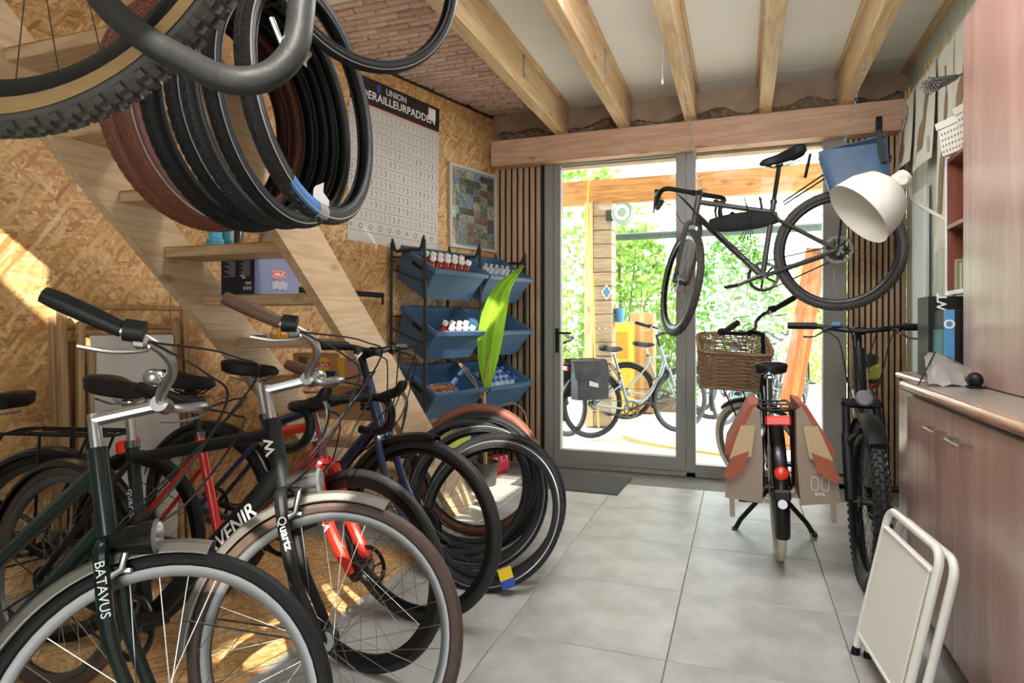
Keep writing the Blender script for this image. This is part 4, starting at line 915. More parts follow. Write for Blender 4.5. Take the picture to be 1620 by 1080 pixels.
for k in range(13): m.bx((-.0018, .03, .155-.006*k), (-.0012, .10-.012*(k % 3), .157-.006*k)); m.bx((-.0018, .13, .155-.006*k), (-.0012, .21-.014*(k % 4), .157-.006*k))
for k in range(3): m.rev([(.0, 0), (.008, 0)], 3) if False else m.bx((-.0018, .022+.02*k, .02), (-.0012, .036+.02*k, .036))
m.bx((-.0018, .022, .045), (-.0012, .06, .056)); m.prism([(-.02, 0), (.01, .016), (.022, .012), (.0, -.006)], .001, Matrix.Translation((-.0015, .075, .075)) @ Matrix.Rotation(PI/2, 4, 'Z')); m.build('small_print', M('print_grey', '#b9b3a8', .6), t)
# pump behind the stringer
a = wallp(sof(onW(480, 460, .1)), onW(480, 460, .1).z, .1); b = onW(605, 467, .1); a = onW(470, 458, .1)
t = thing('floor_pump', 'long black pump hung horizontally on the wall behind the stairs', 'pump', tuple(b)); q = V(a)-V(b)
MB().tube([V((0, 0, 0)), q], .017, 12).build('barrel', BLKM, t); MB().tube([V((.0, 0, .0)), V((.01, -.01, -.05)), V((.0, -.01, -.06))], .009, 8).build('head', BLKM, t)
m = MB(); 
for u in (.2, .75): c = q*u; m.tube([c, c-WN*.1], .006, 6)
m.build('bracket', DSTEEL, t)
# round basket-like wheel on the wall
wp_ = onW(452, 398, .03); t = thing('spoked_disc', 'round grey disc with radiating golden spokes on the wall behind the stairs', 'disc', mw=Matrix.Translation(wp_) @ Matrix.Rotation(math.atan2(WN.y, WN.x), 4, 'Z'))
MB().rev([(0, 0), (.165, 0), (.175, .012), (.165, .022), (0, .016)], 40, 'x').build('disc', M('disc_grey', '#7d7569', .7), t)
m = MB()
for k in range(26): a = 2*PI*k/26; m.tube([V((.022, .04*math.cos(a), .04*math.sin(a))), V((.023, .15*math.cos(a+.35), .15*math.sin(a+.35)))], .0045, 4)
m.build('spoke_pattern', M('gold_wood', '#c79a58', .5), t)
# small boxes and parts on tread 3, cartons on tread 4 and below
OB = M('box_orange', '#e09a2a', .5)
for k, (px, hh, lab) in enumerate(((440, .06, 'left small orange box on the third stair tread'), (453, .055, 'middle small orange box on the third stair tread'), (467, .05, 'right small orange box on the third stair tread'))):
    p = onT(px, 2, .05+.02*k); t = thing('parts_box', lab, 'box', tuple(p+V((0, 0, .002))), .2*k, 'orange parts boxes'); MB().bbox((0, 0, hh/2), (.036, .05, hh), .002).build('carton', OB, t); MB().bx((-.012, -.0258, hh*.3), (.012, -.025, hh*.7)).build('print', M('print_cream', '#efe2c4', .6), t)
p = onT(419, 2, .05); t = thing('parts_tray', 'clear tray of small metal parts on the third stair tread', 'tray', tuple(p+V((0, 0, .002)))); m = MB(); m.bx((-.05, -.04, 0), (.05, .04, .004)); 
for x in (-.05, .047): m.bx((x, -.04, .004), (x+.003, .04, .02))
m.build('tray', M('tray_clear', '#c9c6bd', .3), t); m = MB()
for k in range(18): m.sph((random.uniform(-.04, .04), random.uniform(-.03, .03), .010), .009, 7, 5, (1, 1, .7))
m.build('metal_parts', ALU, t)
CB = M('cardboard_kraft', '#b98a52', .8, var=.06, scale=8)
def carton(name, lab, p, rz, sx, sy, sz, mat, prints):
    t = thing(name, lab, 'box', tuple(p), rz); MB().bbox((0, 0, sz/2), (sx, sy, sz), .004).build('carton', mat, t)
    for (txt, size, x, z, mm) in prints: textmesh(txt, size, mm, 'lettering', t, basis((x, -sy/2-.001, z), (1, 0, 0), (0, 0, 1)), .0006)
    return t
p = onT(500, 3, .0); t = carton('snack_carton', 'kraft carton with red and yellow snack logo on the fourth stair tread', p+V((.0, .06, .002)), R_(8), .26, .15, .12, CB, [])
m = MB(); m.rev([(0, -.001), (.035, -.001)], 26, 'y'); m.M = Matrix.Identity(4); m.v = [x+V((.045, -.076, .065)) for x in m.v]; lg = m.build('logo_disc', M('logo_yellow', '#e8b62a', .5), t); m = MB(); m.bbox((.045, -.0785, .064), (.066, .001, .024), .0004); m.build('logo_band', M('logo_red', '#cf3f3f', .5), lg); textmesh("lay's", .026, WHITE, 'lettering', t, basis((.045, -.0798, .064), (1, 0, 0), (0, 0, 1)), .0005)
MB().bx((-.10, -.0762, .04), (-.05, -.0752, .10)).build('print_block', M('print_dark', '#6d4f2e', .7), t)
p = onT(556, 3, .0); t = carton('pink_box', 'small pink and yellow box beside the snack carton', p+V((0, .03, .002)), R_(5), .14, .09, .10, M('box_pink', '#d98a80', .6), []); MB().bx((-.0705, -.0462, .0), (-.03, -.0452, .10)).build('side_stripe', M('logo_yellow', '#e8b62a', .5), t)
p = V((-1.98, 2.86, .47)); 
t = carton('kraft_carton', 'kraft carton with black print under the stairs', V((-1.90, 2.98, TZ-RISE*4-.0+.002)), R_(6), .40, .22, .16, CB, [('Appels', .035, .05, .10, BLKM)]); m = MB()
for a in range(2):
    for b in range(3): m.bx((.02+.03*a, -.1118, .02+.02*b), (.044+.03*a, -.111, .036+.02*b))
m.build('print_block', BLKM, t)
# ================================================================== HANGING TYRES
def loose_tyre(name, label, mw, R=.345, tw=.022, mat=RUB, group='spare tyres on the peg', tread=None, seg=64, stripe=None):
    t = thing(name, label, 'tyre', mw=mw, group=group); th = [R_(-138)+R_(276)*k/14 for k in range(15)]
    out = [(R-tw+tw*math.cos(a), tw*math.sin(a)) for a in th]; inn = [(R-tw+(tw-.0035)*math.cos(a), (tw-.0035)*math.sin(a)) for a in th[::-1]]
    m = MB(); m.rev(out+inn, seg, 'y', True)
    if tread: knobs(m, R, tw, *tread)
    m.build('casing', mat, t)
    for sg in (-1, 1):
        a = R_(138); m = MB(); c = (R-tw+tw*math.cos(a), sg*tw*math.sin(a)); m.rev([(c[0]+.004*math.cos(b), c[1]+.004*math.sin(b)) for b in [2*PI*k/6 for k in range(6)]], seg, 'y', True); m.build('bead', RUBG, t)
        if stripe: a0, a1 = R_(62), R_(70); m = MB(); m.rev([(R-tw+(tw+.0012)*math.cos(a0), sg*(tw+.0012)*math.sin(a0)), (R-tw+(tw+.0012)*math.cos(a1), sg*(tw+.0012)*math.sin(a1))], seg, 'y'); m.build('reflex_stripe', stripe, t)
    return t
RFL = M('reflex', '#b7b8b8', .3, .3)
hz = 1.795
pegs = [(-1.585, 0, RUBB, .030, 'outermost brown tyre of the hanging bunch, nearest the wall'), (-1.525, -.01, RUBB, .030, 'second brown tyre of the hanging bunch with pale stripe'), (-1.455, .0, RUB, .026, 'wide-tread black tyre hanging next to the brown tyres'), (-1.40, .012, RUB, .024, 'black tyre hanging in the middle of the bunch'), (-1.35, .004, RUBG, .022, 'dark grey tyre with paper tag hanging in the bunch'), (-1.295, .006, RUB, .022, 'black tyre second from the front of the hanging bunch'), (-1.195, .0, RUBG, .025, 'front grey tyre of the hanging bunch with blue sleeve')]
brick_tread = (70, (-.5, -.17, .17, .5), (.012, .0035, .0014))
for k, (x, dy, mt, tw, lab) in enumerate(pegs):
    rot = Matrix.Rotation(PI/2+R_(-5+2*k), 4, 'Z') @ Matrix.Rotation(R_(3-1.2*k), 4, 'X')
    tt = loose_tyre('loose_tyre', lab, Matrix.Translation((x+.035, 1.55+dy, hz-.004*(k % 3))) @ rot, .35-.004*(k % 2), tw, mt, tread=brick_tread, stripe=RFL if k in (1, 3, 5, 6) else None)
    if k == 6:
        tw_ = .026; a = R_(-118); Rr = .345; m = MB(); rr = []
        for i in range(9):
            b = R_(-125+3.0*i); rr.append([V(((Rr-.022+.0265*math.cos(q))*math.cos(b), .0265*math.sin(q), (Rr-.022+.0265*math.cos(q))*math.sin(b))) for q in [2*PI*j/14 for j in range(14)]])
        m.loft(rr, cap=False); sl = m.build('paper_sleeve', M('sleeve_blue', '#3478b8', .5), tt); m = MB(); rr = []
        for i in range(4):
            b = R_(-128.5+3.0*i+24+4); rr.append([V(((Rr-.022+.0272*math.cos(q))*math.cos(b), .0272*math.sin(q), (Rr-.022+.0272*math.cos(q))*math.sin(b))) for q in [2*PI*j/14 for j in range(14)]])
        m.loft(rr, cap=False); m.build('sleeve_end', M('sleeve_grey', '#8f8f8a', .5), tt)
    if k in (4, 5):
        a = R_(60 if k == 4 else -62); m = MB(); c = V((.30*math.cos(a), .0, .30*math.sin(a))); u = V((-math.sin(a), 0, math.cos(a))); e = V((math.cos(a), 0, math.sin(a)))
        g = [[c+u*(-.035+.035*i)+e*(.02-.03*j)+V((0, -.012-.012*((i+j) % 2), 0)) for i in range(3)] for j in range(4)]
        m.add([x for r in g for x in r], [(j*3+i, j*3+i+1, (j+1)*3+i+1, (j+1)*3+i) for j in range(3) for i in range(2)]); m.build('paper_tag', M('paper_tag', '#d9d8d3', .7), tt)
t = thing('tyre_peg', 'steel peg on the stair stringer carrying the bunch of tyres', 'peg', (-1.617, 1.53, hz+.30)); MB().tube([V((0, 0, 0)), V((.42, 0, .006)), V((.44, 0, .03))], .010, 10).build('rod', DSTEEL, t); MB().bbox((.004, 0, 0), (.008, .06, .10), .002).build('plate', DSTEEL, t)
# post carrying the peg to the joist side
# gravel wheel with tan sidewall, nearest
gc = at(46, -196, .87)
t = thing('bicycle_wheel', 'gravel wheel with tan sidewall hanging at the top left', 'wheel', mw=Matrix.Translation(gc) @ Matrix.Rotation(YAW+R_(-8), 4, 'Z') @ Matrix.Rotation(R_(-4), 4, 'X'))
wheel(t, 'rim', Matrix.Identity(4), R=.36, tw=.023, rimd=.03, rimw=.014, tyre=M('rubber_gravel', '#3f3b37', .65), rim=BLK, nsp=28, disc=None, spm=DSTEEL, tread=(70, (-.75, -.38, 0, .38, .75), (.0065, .0055, .0048)), wall=RUBT, seg=84)
m = MB(); m.tube(smooth_path([V((-.34, .06, .24)), V((-.15, .05, .10)), V((.05, .05, .105)), V((.18, .04, .24)), V((.22, .03, .40))], 7), .0035, 6); m.build('brake_hose', BLKM, t)
hk = gc+V((0, 0, .36)); t2 = thing('ceiling_hook', 'long steel hook holding the spare gravel wheel', 'hook', tuple(hk+V((0, 0, -.03)))); MB().tube([V((0, .04, .06)), V((0, .035, .01)), V((0, 0, -.022)), V((0, -.04, .01)), V((0, -.02, .1)), V((0, 0, 2.93-hk.z+.03))], .006, 8).build('rod', DSTEEL, t2)
# inner tube loop
def atl(l): return [at(*q) for q in l]
P = atl([(120, -130, .79), (150, -20, .78), (215, 50, .77), (300, 100, .76), (360, 126, .75), (420, 122, .76), (462, 84, .77), (476, 20, .78), (482, -120, .80), (480, -260, .80), (400, -330, .81), (250, -330, .81), (150, -240, .80)])
t = thing('inner_tube', 'grey rubber inner tube loop hanging in front of the tyres', 'inner tube', tuple(P[4])); P = [p-P[4] for p in P] if False else [V(p)-V(at(360, 126, .75)) for p in P]
MB().tube(smooth_path(P, 7, True), .0165, 14, closed=True).build('tube', RUBG, t)
q = V(at(466, 78, .765))-V(at(360, 126, .75)); n_ = V((-.02, -.01, .03)); MB().tube([q+V((-.012, 0, -.005)), q+n_*1.2], .0035, 8).build('valve', ALU, t)
# tyre at the top right of the bunch
tc = at(580, -72, 1.75)
tt = loose_tyre('loose_tyre', 'narrow black tyre hanging right of the bunch at the top edge', Matrix.Translation(tc) @ Matrix.Rotation(R_(62), 4, 'Z') @ Matrix.Rotation(R_(6), 4, 'X'), .31, .018, RUB, stripe=RFL)
t2 = thing('ceiling_hook', 'steel hook holding the narrow hanging tyre', 'hook', tuple(tc+V((0, 0, .28)))); MB().tube([V((.02, -.03, .03)), V((.0, 0, -.006)), V((-.02, .02, .06)), V((-.01, .01, 2.93-tc.z-.28))], .005, 8).build('rod', DSTEEL, t2)
# ================================================================== LOOSE TYRES ON THE FLOOR
gp = 'spare tyres leaning on the floor'
ly = onZ(795, 942)
labs = ['front loose tyre with yellow label on the tiles', 'loose tyre directly behind the front one', 'third loose tyre in the leaning row', 'fourth loose tyre in the leaning row', 'fifth loose tyre in the leaning row', 'sixth loose tyre in the leaning row', 'loose tyre at the back of the leaning row near the plant']
for k in range(7):
    R0 = .345+.006*(k % 3); ln = R_(30-2.0*k); y = ly.y+.085*k; x = ly.x-.13-.06*min(k, 4)+(.05 if k % 2 else 0)
    mw = Matrix.Translation((x, y, 0)) @ Matrix.Rotation(R_(-2+3*k), 4, 'Z') @ Matrix.Rotation(-ln, 4, 'X') @ Matrix.Translation((0, 0, R0))
    tt = loose_tyre('loose_tyre', labs[k], mw, R0, .024 if k < 2 else .021, RUB if k % 2 else RUBG, gp, tread=(80, (-.6, -.2, .2, .6), (.008, .0035, .0014)), stripe=RFL if k in (0, 2, 3) else None)
    if k == 0:
        b = R_(-62); c = V((.318*math.cos(b), -.024, .318*math.sin(b))); e = V((math.cos(b), 0, math.sin(b))); u = V((-math.sin(b), 0, math.cos(b)))
        for nm_, c0, c1, mm in (('label_yellow', -.05, .0, M('label_yellow', '#e6c52c', .5)), ('label_blue', .0, .035, M('label_blue', '#2d4d9c', .5))):
            m = MB(); vs = [c+e*s1+u*s2+V((0, w_, 0)) for w_ in (-.006, .0) for s1, s2 in ((c0, -.03), (c1, -.03), (c1, .03), (c0, .03))]; m.add(vs, [(0, 1, 2, 3), (7, 6, 5, 4)]+[(i, i+4, (i+1) % 4+4, (i+1) % 4) for i in range(4)]); m.build(nm_, mm, tt)
mw = Matrix.Translation((-1.36, 3.22, 0)) @ Matrix.Rotation(R_(12), 4, 'Z') @ Matrix.Rotation(R_(-9), 4, 'X') @ Matrix.Translation((0, 0, .36))
loose_tyre('loose_tyre', 'brown loose tyre standing behind the leaning row', mw, .36, .03, RUBB, gp, tread=brick_tread)
# ================================================================== CRATE RACK
RK = V((-1.64, 4.90, 0)); RW = WD; RN = WN           # right front post; along wall; into room
RKM = M('rack_steel', '#3b3936', .45, .6)
rk = thing('crate_rack', 'dark steel tube rack holding six blue crates', 'rack', mw=basis(RK+RW*1.18, -RW, -RN))   # local x along wall to the left, y to the wall
RL, RD = 1.18, .31; m = MB()
for x in (0, RL*.5, RL):
    zt = 1.655
    m.tube(smooth_path([V((x, 0, 0)), V((x, 0, zt-.05)), V((x, .05, zt)), V((x, RD-.05, zt)), V((x, RD, zt-.05)), V((x, RD, 0))], 5), .011, 8)
    for z in (.25, .62, 1.03, 1.44): m.tube([V((x, 0, z)), V((x, RD, z+.10))], .007, 6)
m.build('rack_frame', RKM, rk)
for z in (.645, 1.055, 1.465): MB().tube([V((0, -.004, z)), V((RL, -.004, z))], .005, 6).build('front_rail', RKM, rk); MB().tube([V((0, RD, z+.16)), V((RL, RD, z+.16))], .006, 6).build('rear_rail', RKM, rk)
CRB = M('crate_blue', '#3f5f80', .38, var=.06, scale=4)
def crate_local():
    """tapered open crate, x width, y depth, z up; base at 0"""
    m = MB(); W1, D1, H1 = .27, .17, .235; W0, D0 = .245, .145; tk = .006
    def ring(w_, d_, z): return [V((-w_, -d_, z)), V((w_, -d_, z)), V((w_, d_, z)), V((-w_, d_, z))]
    R0, R1 = ring(W0, D0, 0), ring(W1, D1, H1); F1 = ring(W1+.014, D1+.014, H1); F2 = ring(W1+.014, D1+.014, H1-.03); F3 = ring(W1, D1, H1-.03)
    Ia, Ib = ring(W0-tk, D0-tk, tk), ring(W1-tk, D1-tk, H1)
    m.loft([R0, ring((W0+W1)/2, (D0+D1)/2, H1/2), F3, F2, F1, Ib, Ia], cap=False); m.add(R0, [(3, 2, 1, 0)]); m.add(Ia, [(0, 1, 2, 3)]); return m
cproto = None; CR = {}
names = {0: 'left', 1: 'right'}; rown = ['bottom', 'middle', 'top']; tilt = R_(30)
cont = {(2, 0): 'upper left blue crate of the rack, holding red juice bottles', (2, 1): 'upper right blue crate of the rack, with small clear bottles', (1, 0): 'middle left blue crate of the rack, half filled with juice bottles', (1, 1): 'middle right blue crate of the rack, nearly empty', (0, 0): 'lower left blue crate of the rack, holding orange cans', (0, 1): 'lower right blue crate of the rack, holding water bottles with blue caps'}
for r in range(3):
    for c in range(2):
        xc = RL*(.25 if c == 0 else .75); zr = .645+.41*r
        ml = XF[rk.name] @ Matrix.Translation((xc, .185, zr-.06)) @ Matrix.Rotation(tilt, 4, 'X')
        if cproto is None:
            cproto = thing('blue_crate', cont[(r, c)], 'crate', mw=ml, group='blue crates on the rack'); crate_local().build('crate_shell', CRB, cproto)
            for sg in (-1, 1): m = MB(); m.bx((sg*.262, -.05, .16), (sg*.267, .05, .195)); m.build('hand_slot', BLKM, cproto)
            m = MB(); m.bx((-.2, -.168, .03), (-.19, -.15, .2)); 
            k = cproto
        else: k = copy_tree(cproto, ml, cont[(r, c)])
        CR[(r, c)] = ml
def bottle_thing(name, lab, prof, mat, capp, capm, labp, labm, mw, group):
    t = thing(name, lab, 'bottle', mw=mw, group=group); MB().rev(prof, 14).build('body', mat, t); MB().rev(capp, 14).build('cap', capm, t)
    if labp: MB().rev(labp, 14).build('label', labm, t)
    return t
JU = M('juice_red', '#8c2f24', .15, coat=.5); CAPW = M('cap_white', '#e7e3da', .5); JL = M('juice_label', '#c9a79a', .5)
def fill(rc, proto, pts, h=0.0, lab=None):
    for i, (x, y) in enumerate(pts):
        ml = CR[rc] @ Matrix.Translation((x, y, .008+h))
        if i == 0 and proto[1] is None: proto[1] = proto[0](ml, lab)
        else: copy_tree(proto[1], ml, lab)
jp = [lambda ml, lab: bottle_thing('juice_bottle', lab, [(0, 0), (.030, 0), (.032, .01), (.032, .11), (.026, .135), (.018, .15), (.018, .165), (0, .165)], JU, [(0.0, .19), (.019, .189), (.021, .185), (.021, .16), (.018, .16)], CAPW, [(.0325, .03), (.0328, .032), (.0328, .09), (.0325, .092)], JL, ml, 'juice bottles in the blue crates'), None]
fill((2, 0), jp, [(-.2+.075*i, -.05+.075*j) for i in range(6) for j in range(2)], .075, 'red juice bottle with white cap in the upper left crate')
fill((1, 0), jp, [(-.02+.075*i, -.09+.07*j) for i in range(4) for j in range(2)], .03, 'red juice bottle with white cap in the middle left crate')
CLR = M('clear_bottle', '#b9c7cf', .12, coat=.6); CAPB = M('cap_blue', '#3f62b8', .45); CLB = M('water_label', '#6f93c9', .5)
wp2 = [lambda ml, lab: bottle_thing('water_bottle', lab, [(0, 0), (.028, 0), (.030, .01), (.030, .13), (.022, .155), (.013, .17), (.013, .18), (0, .18)], CLR, [(0, .20), (.015, .199), (.016, .195), (.016, .178), (.013, .178)], CAPB, [(.0305, .05), (.0308, .052), (.0308, .1), (.0305, .102)], CLB, ml, 'water bottles in the blue crate'), None]
fill((0, 1), wp2, [(-.2+.068*i, -.08+.07*j) for i in range(6) for j in range(3)], .03, 'clear water bottle with blue cap in the lower right crate')
sp2 = [lambda ml, lab: bottle_thing('small_bottle', lab, [(0, 0), (.024, 0), (.026, .01), (.026, .10), (.014, .14), (.012, .16), (0, .16)], CLR, [(0, .178), (.013, .177), (.014, .173), (.014, .158), (.012, .158)], M('cap_grey', '#b9b6ae', .5), None, None, ml, 'small clear bottles in the upper right crate'), None]
fill((2, 1), sp2, [(-.2+.07*i, -.06+.07*j) for i in range(6) for j in range(2)], .06, 'small clear bottle with grey cap in the upper right crate')
def can_thing(ml, lab):
    t = thing('drink_can', lab, 'can', mw=ml, group='orange cans in the blue crate'); MB().rev([(0, .002), (.022, .0), (.028, .008), (.028, .088), (.025, .096)], 14).build('body', M('can_orange', '#e2762a', .3, .3), t); MB().rev([(.025, .096), (.0235, .098), (.0225, .094), (0, .094)], 14).build('lid', ALU, t); return t
fill((0, 0), [can_thing, None], [(-.2+.062*i, -.10+.062*j) for i in range(6) for j in range(3)], .05, 'orange drink can with silver lid in the lower left crate')
# drink packs beneath
def pack(name, lab, mw, cols, nx, ny, hgt, r, mat, cap=None):
    t = thing(name, lab, 'drink pack', mw=mw)
    for i in range(nx):
        for j in range(ny): MB().rev([(0, 0), (r*.85, 0), (r, .008), (r, hgt-.01), (r*.8, hgt), (0, hgt)], 12).v and MB(Matrix.Translation((2.02*r*(i-(nx-1)/2), 2.02*r*(j-(ny-1)/2), .002))).rev([(0, 0), (r*.85, 0), (r, .008), (r, hgt-.01), (r*.8, hgt), (0, hgt)], 12).build('can', mat, t)
    MB().bbox((0, 0, hgt*.46+.002), (2.02*r*nx+.006, 2.02*r*ny+.006, hgt*.6), .01).build('wrap', mat, t); return t
GRP = M('pack_lime', '#b4bf33', .4); GR2 = M('pack_green', '#3f9a4b', .3, coat=.4); BL2 = M('pack_blue', '#6a6fb0', .35, coat=.4); RD2 = M('pack_red', '#b9333a', .35, coat=.4)
def rl(x, y, z): return XF[rk.name] @ Matrix.Translation((RL-x, y, z))
tray = thing('drinks_shelf', 'low steel wire shelf carrying drink packs under the crates', 'shelf', mw=rl(RL/2, .12, .25)); MB().bbox((0, 0, 0), (RL-.06, .30, .02), .004).build('shelf_board', RKM, tray); MB().bx((.02, -.16, .0), (RL/2-.03, -.15, .07)).build('front_lip', M('lip_lilac', '#9f93c4', .5), tray)
pack('drink_pack', 'lime green pack of drink cans under the lower left crate', rl(.82, .10, .262), None, 5, 2, .12, .033, GRP); pack('drink_pack', 'shiny green pack of cans beside the plant stem', rl(.24, .08, .262), None, 3, 2, .12, .033, GR2)
pack('drink_pack', 'blue drink pack between the two green packs', rl(.46, .08, .262), None, 2, 2, .11, .033, BL2); pack('drink_pack', 'blue and red drink pack near the slatted panel', rl(.08, .08, .262), None, 2, 2, .12, .030, M('pack_violet', '#5b5d9a', .35, coat=.4))
pack('drink_pack', 'red drink pack on the floor under the rack', rl(.30, .08, .0), None, 3, 2, .14, .033, RD2); pack('drink_pack', 'second lime pack on the floor under the rack', rl(.85, .10, .0), None, 4, 2, .14, .033, GRP)
# ================================================================== COCONUT SPROUT
pb = onZ(770, 752); pb = V((-1.52, 4.28, 0)); pt = onY(768, 640, pb.y)
t = thing('palm_sprout', 'young palm with one tall bright green leaf in a dark pot', 'plant', (pt.x, pb.y, 0))
MB().rev([(0, 0), (.075, 0), (.095, .16), (.1, .17), (.088, .17), (.08, .14), (0, .14)], 24).build('pot', M('pot_dark', '#3b3631', .7), t)
yy = pb.y
def rel(px, py): p = onY(px, py, yy); return V((p.x-pt.x, 0, p.z))
ST = smooth_path([V((0, 0, .13)), rel(766, 650), rel(768, 600), rel(775, 560)], 5); MB().tube(ST, [.016-.008*i/(len(ST)-1) for i in range(len(ST))], 8).build('stem', M('stem_tan', '#a98f55', .6), t)
Lf = leafmat('leaf_bright', '#a6cf3a', '#86b82c')
spine = smooth_path([rel(770, 620), rel(775, 560), rel(784, 500), rel(799, 455), rel(829, 420)], 6); n = len(spine); m = MB(); vs = []
for i, p in enumerate(spine):
    u = i/(n-1); w_ = .004+.088*math.sin(PI*min(1, u**.8))**1.1; d = (spine[min(n-1, i+1)]-spine[max(0, i-1)]).normalized(); sd = V((d.z, .25, -d.x)).normalized()
    for k in range(7): q = (k-3)/3; vs.append(p+sd*w_*q+V((0, -.035*abs(q)*w_/.09+.012*(k % 2), 0)))
m.add(vs, [(i*7+k, i*7+k+1, (i+1)*7+k+1, (i+1)*7+k) for i in range(n-1) for k in range(6)]); m.build('leaf', Lf, t, sharp=20)
DRY = M('dry_stalk', '#a98a4e', .7)
for pts in ([(765, 628), (745, 590), (715, 563), (690, 553), (672, 560)], [(765, 630), (750, 605), (715, 566), (680, 585), (655, 600)], [(768, 660), (785, 645), (812, 637), (830, 650), (836, 675)]):
    m = MB(); m.tube(smooth_path([rel(*q)+V((0, -.02, 0)) for q in pts], 5), .004, 5); m.build('dry_stalk', DRY, t)
# ================================================================== POSTER AND PICTURE
def wallM(p, roll=0.0): return basis(p, -WD, V((0, 0, 1))) @ Matrix.Rotation(roll, 4, 'Z')   # x to the right seen from the room, y up, z out of the wall
p1, p2 = onW(588, 131, .006), onW(699, 176, .006); p3 = onW(691, 395, .006); p4_ = onW(552, 387, .006)
s0, s1 = sof(p4_), sof(p3); pw = abs(s0-s1)+.02; zt, zb = (p1.z+p2.z)/2+.02, (p3.z+p4_.z)/2; ph = zt-zb
ctr = wallp((s0+s1)/2-.01, (zt+zb)/2, .003)
po = thing('wall_poster', 'large derailleur hanger poster with black header on the strand board wall', 'poster', mw=wallM(ctr, R_(-1.2)))
m = MB(); m.bx((-pw/2, -ph/2, 0), (pw/2, ph/2, .001)); m.build('sheet', M('poster_paper', '#cdc8bd', .5, var=.04, scale=3), po)
hd_ = ph*.16; MB().bx((-pw/2, ph/2-hd_, .001), (pw/2, ph/2, .0016)).build('header', M('poster_black', '#2c2726', .45, var=.2, scale=6), po)
I4 = Matrix.Identity(4)
textmesh('UNION', hd_*.34, M('poster_grey', '#c8ccd2', .5), 'lettering', po, Matrix.Translation((-pw*.02, ph/2-hd_*.26, .002)), .0015)
textmesh('DERAILLEURPADDEN', pw*.088, WHITE, 'lettering', po, Matrix.Translation((pw*.03, ph/2-hd_*.64, .002)), .001)
m = MB(); m.bx((-pw*.23, ph/2-hd_*.4, .0018), (-pw*.19, ph/2-hd_*.12, .0022)); m.build('badge', M('label_blue', '#2d4d9c', .5), po)
MB().bx((pw*.36, ph/2-hd_*.62, .0018), (pw*.45, ph/2-hd_*.12, .0022)).build('badge', WHITE, po)
MB().bx((-pw/2, ph/2-hd_-.008, .001), (pw/2, ph/2-hd_, .0016)).build('orange_rule', M('rule_orange', '#cf5a2a', .5), po)
nr = 11; m = MB(); mi = MB(); md = MB(); y0 = ph/2-hd_-.02; rh_ = (ph-hd_-.09)/nr
m.bx((-pw/2, y0-.004, .001), (pw/2, y0, .0014))
for r in range(nr):
    yb2 = y0-rh_*(r+1); m.bx((-pw*.49, yb2, .001), (pw*.49, yb2+.0035, .0014))
    for k in range(20):
        x = -pw*.47+pw*.94*k/19; dark = random.random() < (.12 if r < 4 else .35) and r > 2; q = md if dark else mi
        if r == nr-1:
            if k % 2 == 0: q = md; a = [2*PI*j/14 for j in range(14)]; s_ = random.uniform(.008, .017); q.tube([V((x+s_*math.cos(b), yb2+rh_*.5+s_*math.sin(b), .0014)) for b in a], .0018, 4, closed=True)
            continue
        s_ = rh_*.24; q.tube([V((x-s_*.3, yb2+rh_*.25, .0014)), V((x+s_*.35, yb2+rh_*.45, .0014)), V((x+s_*.1, yb2+rh_*.78, .0014)), V((x-s_*.5, yb2+rh_*.7, .0014))], .0022 if dark else .0019, 4)
m.build('row_rules', M('rule_blue', '#6d7fae', .5), po); mi.build('printed_icons', M('icon_grey', '#aaa59c', .5), po)['kind'] = 'stuff'; md.build('printed_icons', M('icon_dark', '#45413d', .5), po)['kind'] = 'stuff'
# framed collage
q1, q2, q3, q4 = onW(709, 257), onW(783, 278), onW(782, 400), onW(708, 390); fw_ = abs(sof(q1)-sof(q2)); zc = (q1.z+q2.z+q3.z+q4.z)/4; fh_ = ((q1.z-q4.z)+(q2.z-q3.z))/2
fp = thing('picture_frame', 'framed photo collage on the wall beside the slatted panel', 'picture', mw=wallM(wallp((sof(q1)+sof(q2))/2, zc, .004), R_(.6)))
FRW = M('frame_pale', '#cbbfae', .45); e = .022; m = MB()
m.bx((-fw_/2, fh_/2-e, 0), (fw_/2, fh_/2, .02)); m.bx((-fw_/2, -fh_/2, 0), (fw_/2, -fh_/2+e, .02)); m.bx((-fw_/2, -fh_/2+e, 0), (-fw_/2+e, fh_/2-e, .02)); m.bx((fw_/2-e, -fh_/2+e, 0), (fw_/2, fh_/2-e, .02)); m.build('frame', FRW, fp)
MB().bx((-fw_/2+e, -fh_/2+e, 0), (fw_/2-e, fh_/2-e, .006)).build('backing', M('collage_blue', '#8aa7c0', .5), fp)
cols = ['#7d7f66', '#82705c', '#a39a86', '#68717a', '#8a6a5c', '#5b6050', '#b3aa98', '#7d8fa0', '#55504a', '#8b9276', '#8c8074', '#6a5a4c']
iw, ih = fw_-2*e-.02, fh_-2*e-.03
for i in range(6):
    for j in range(10):
        m = MB(); x = -iw/2+iw*i/6; y = -ih/2+ih*j/10; m.bx((x+.002, y+.002, .006), (x+iw/6-.001, y+ih/10-.001, .0072+.0004*((i+j) % 2)))
        c = random.choice(cols); m.build('photo', M('photo_'+c, c, .35, var=.6, scale=45), fp)
MB().bx((-fw_/2+e, -fh_/2+e, .0105), (fw_/2-e, fh_/2-e, .012)).build('pane', GLASS, fp)
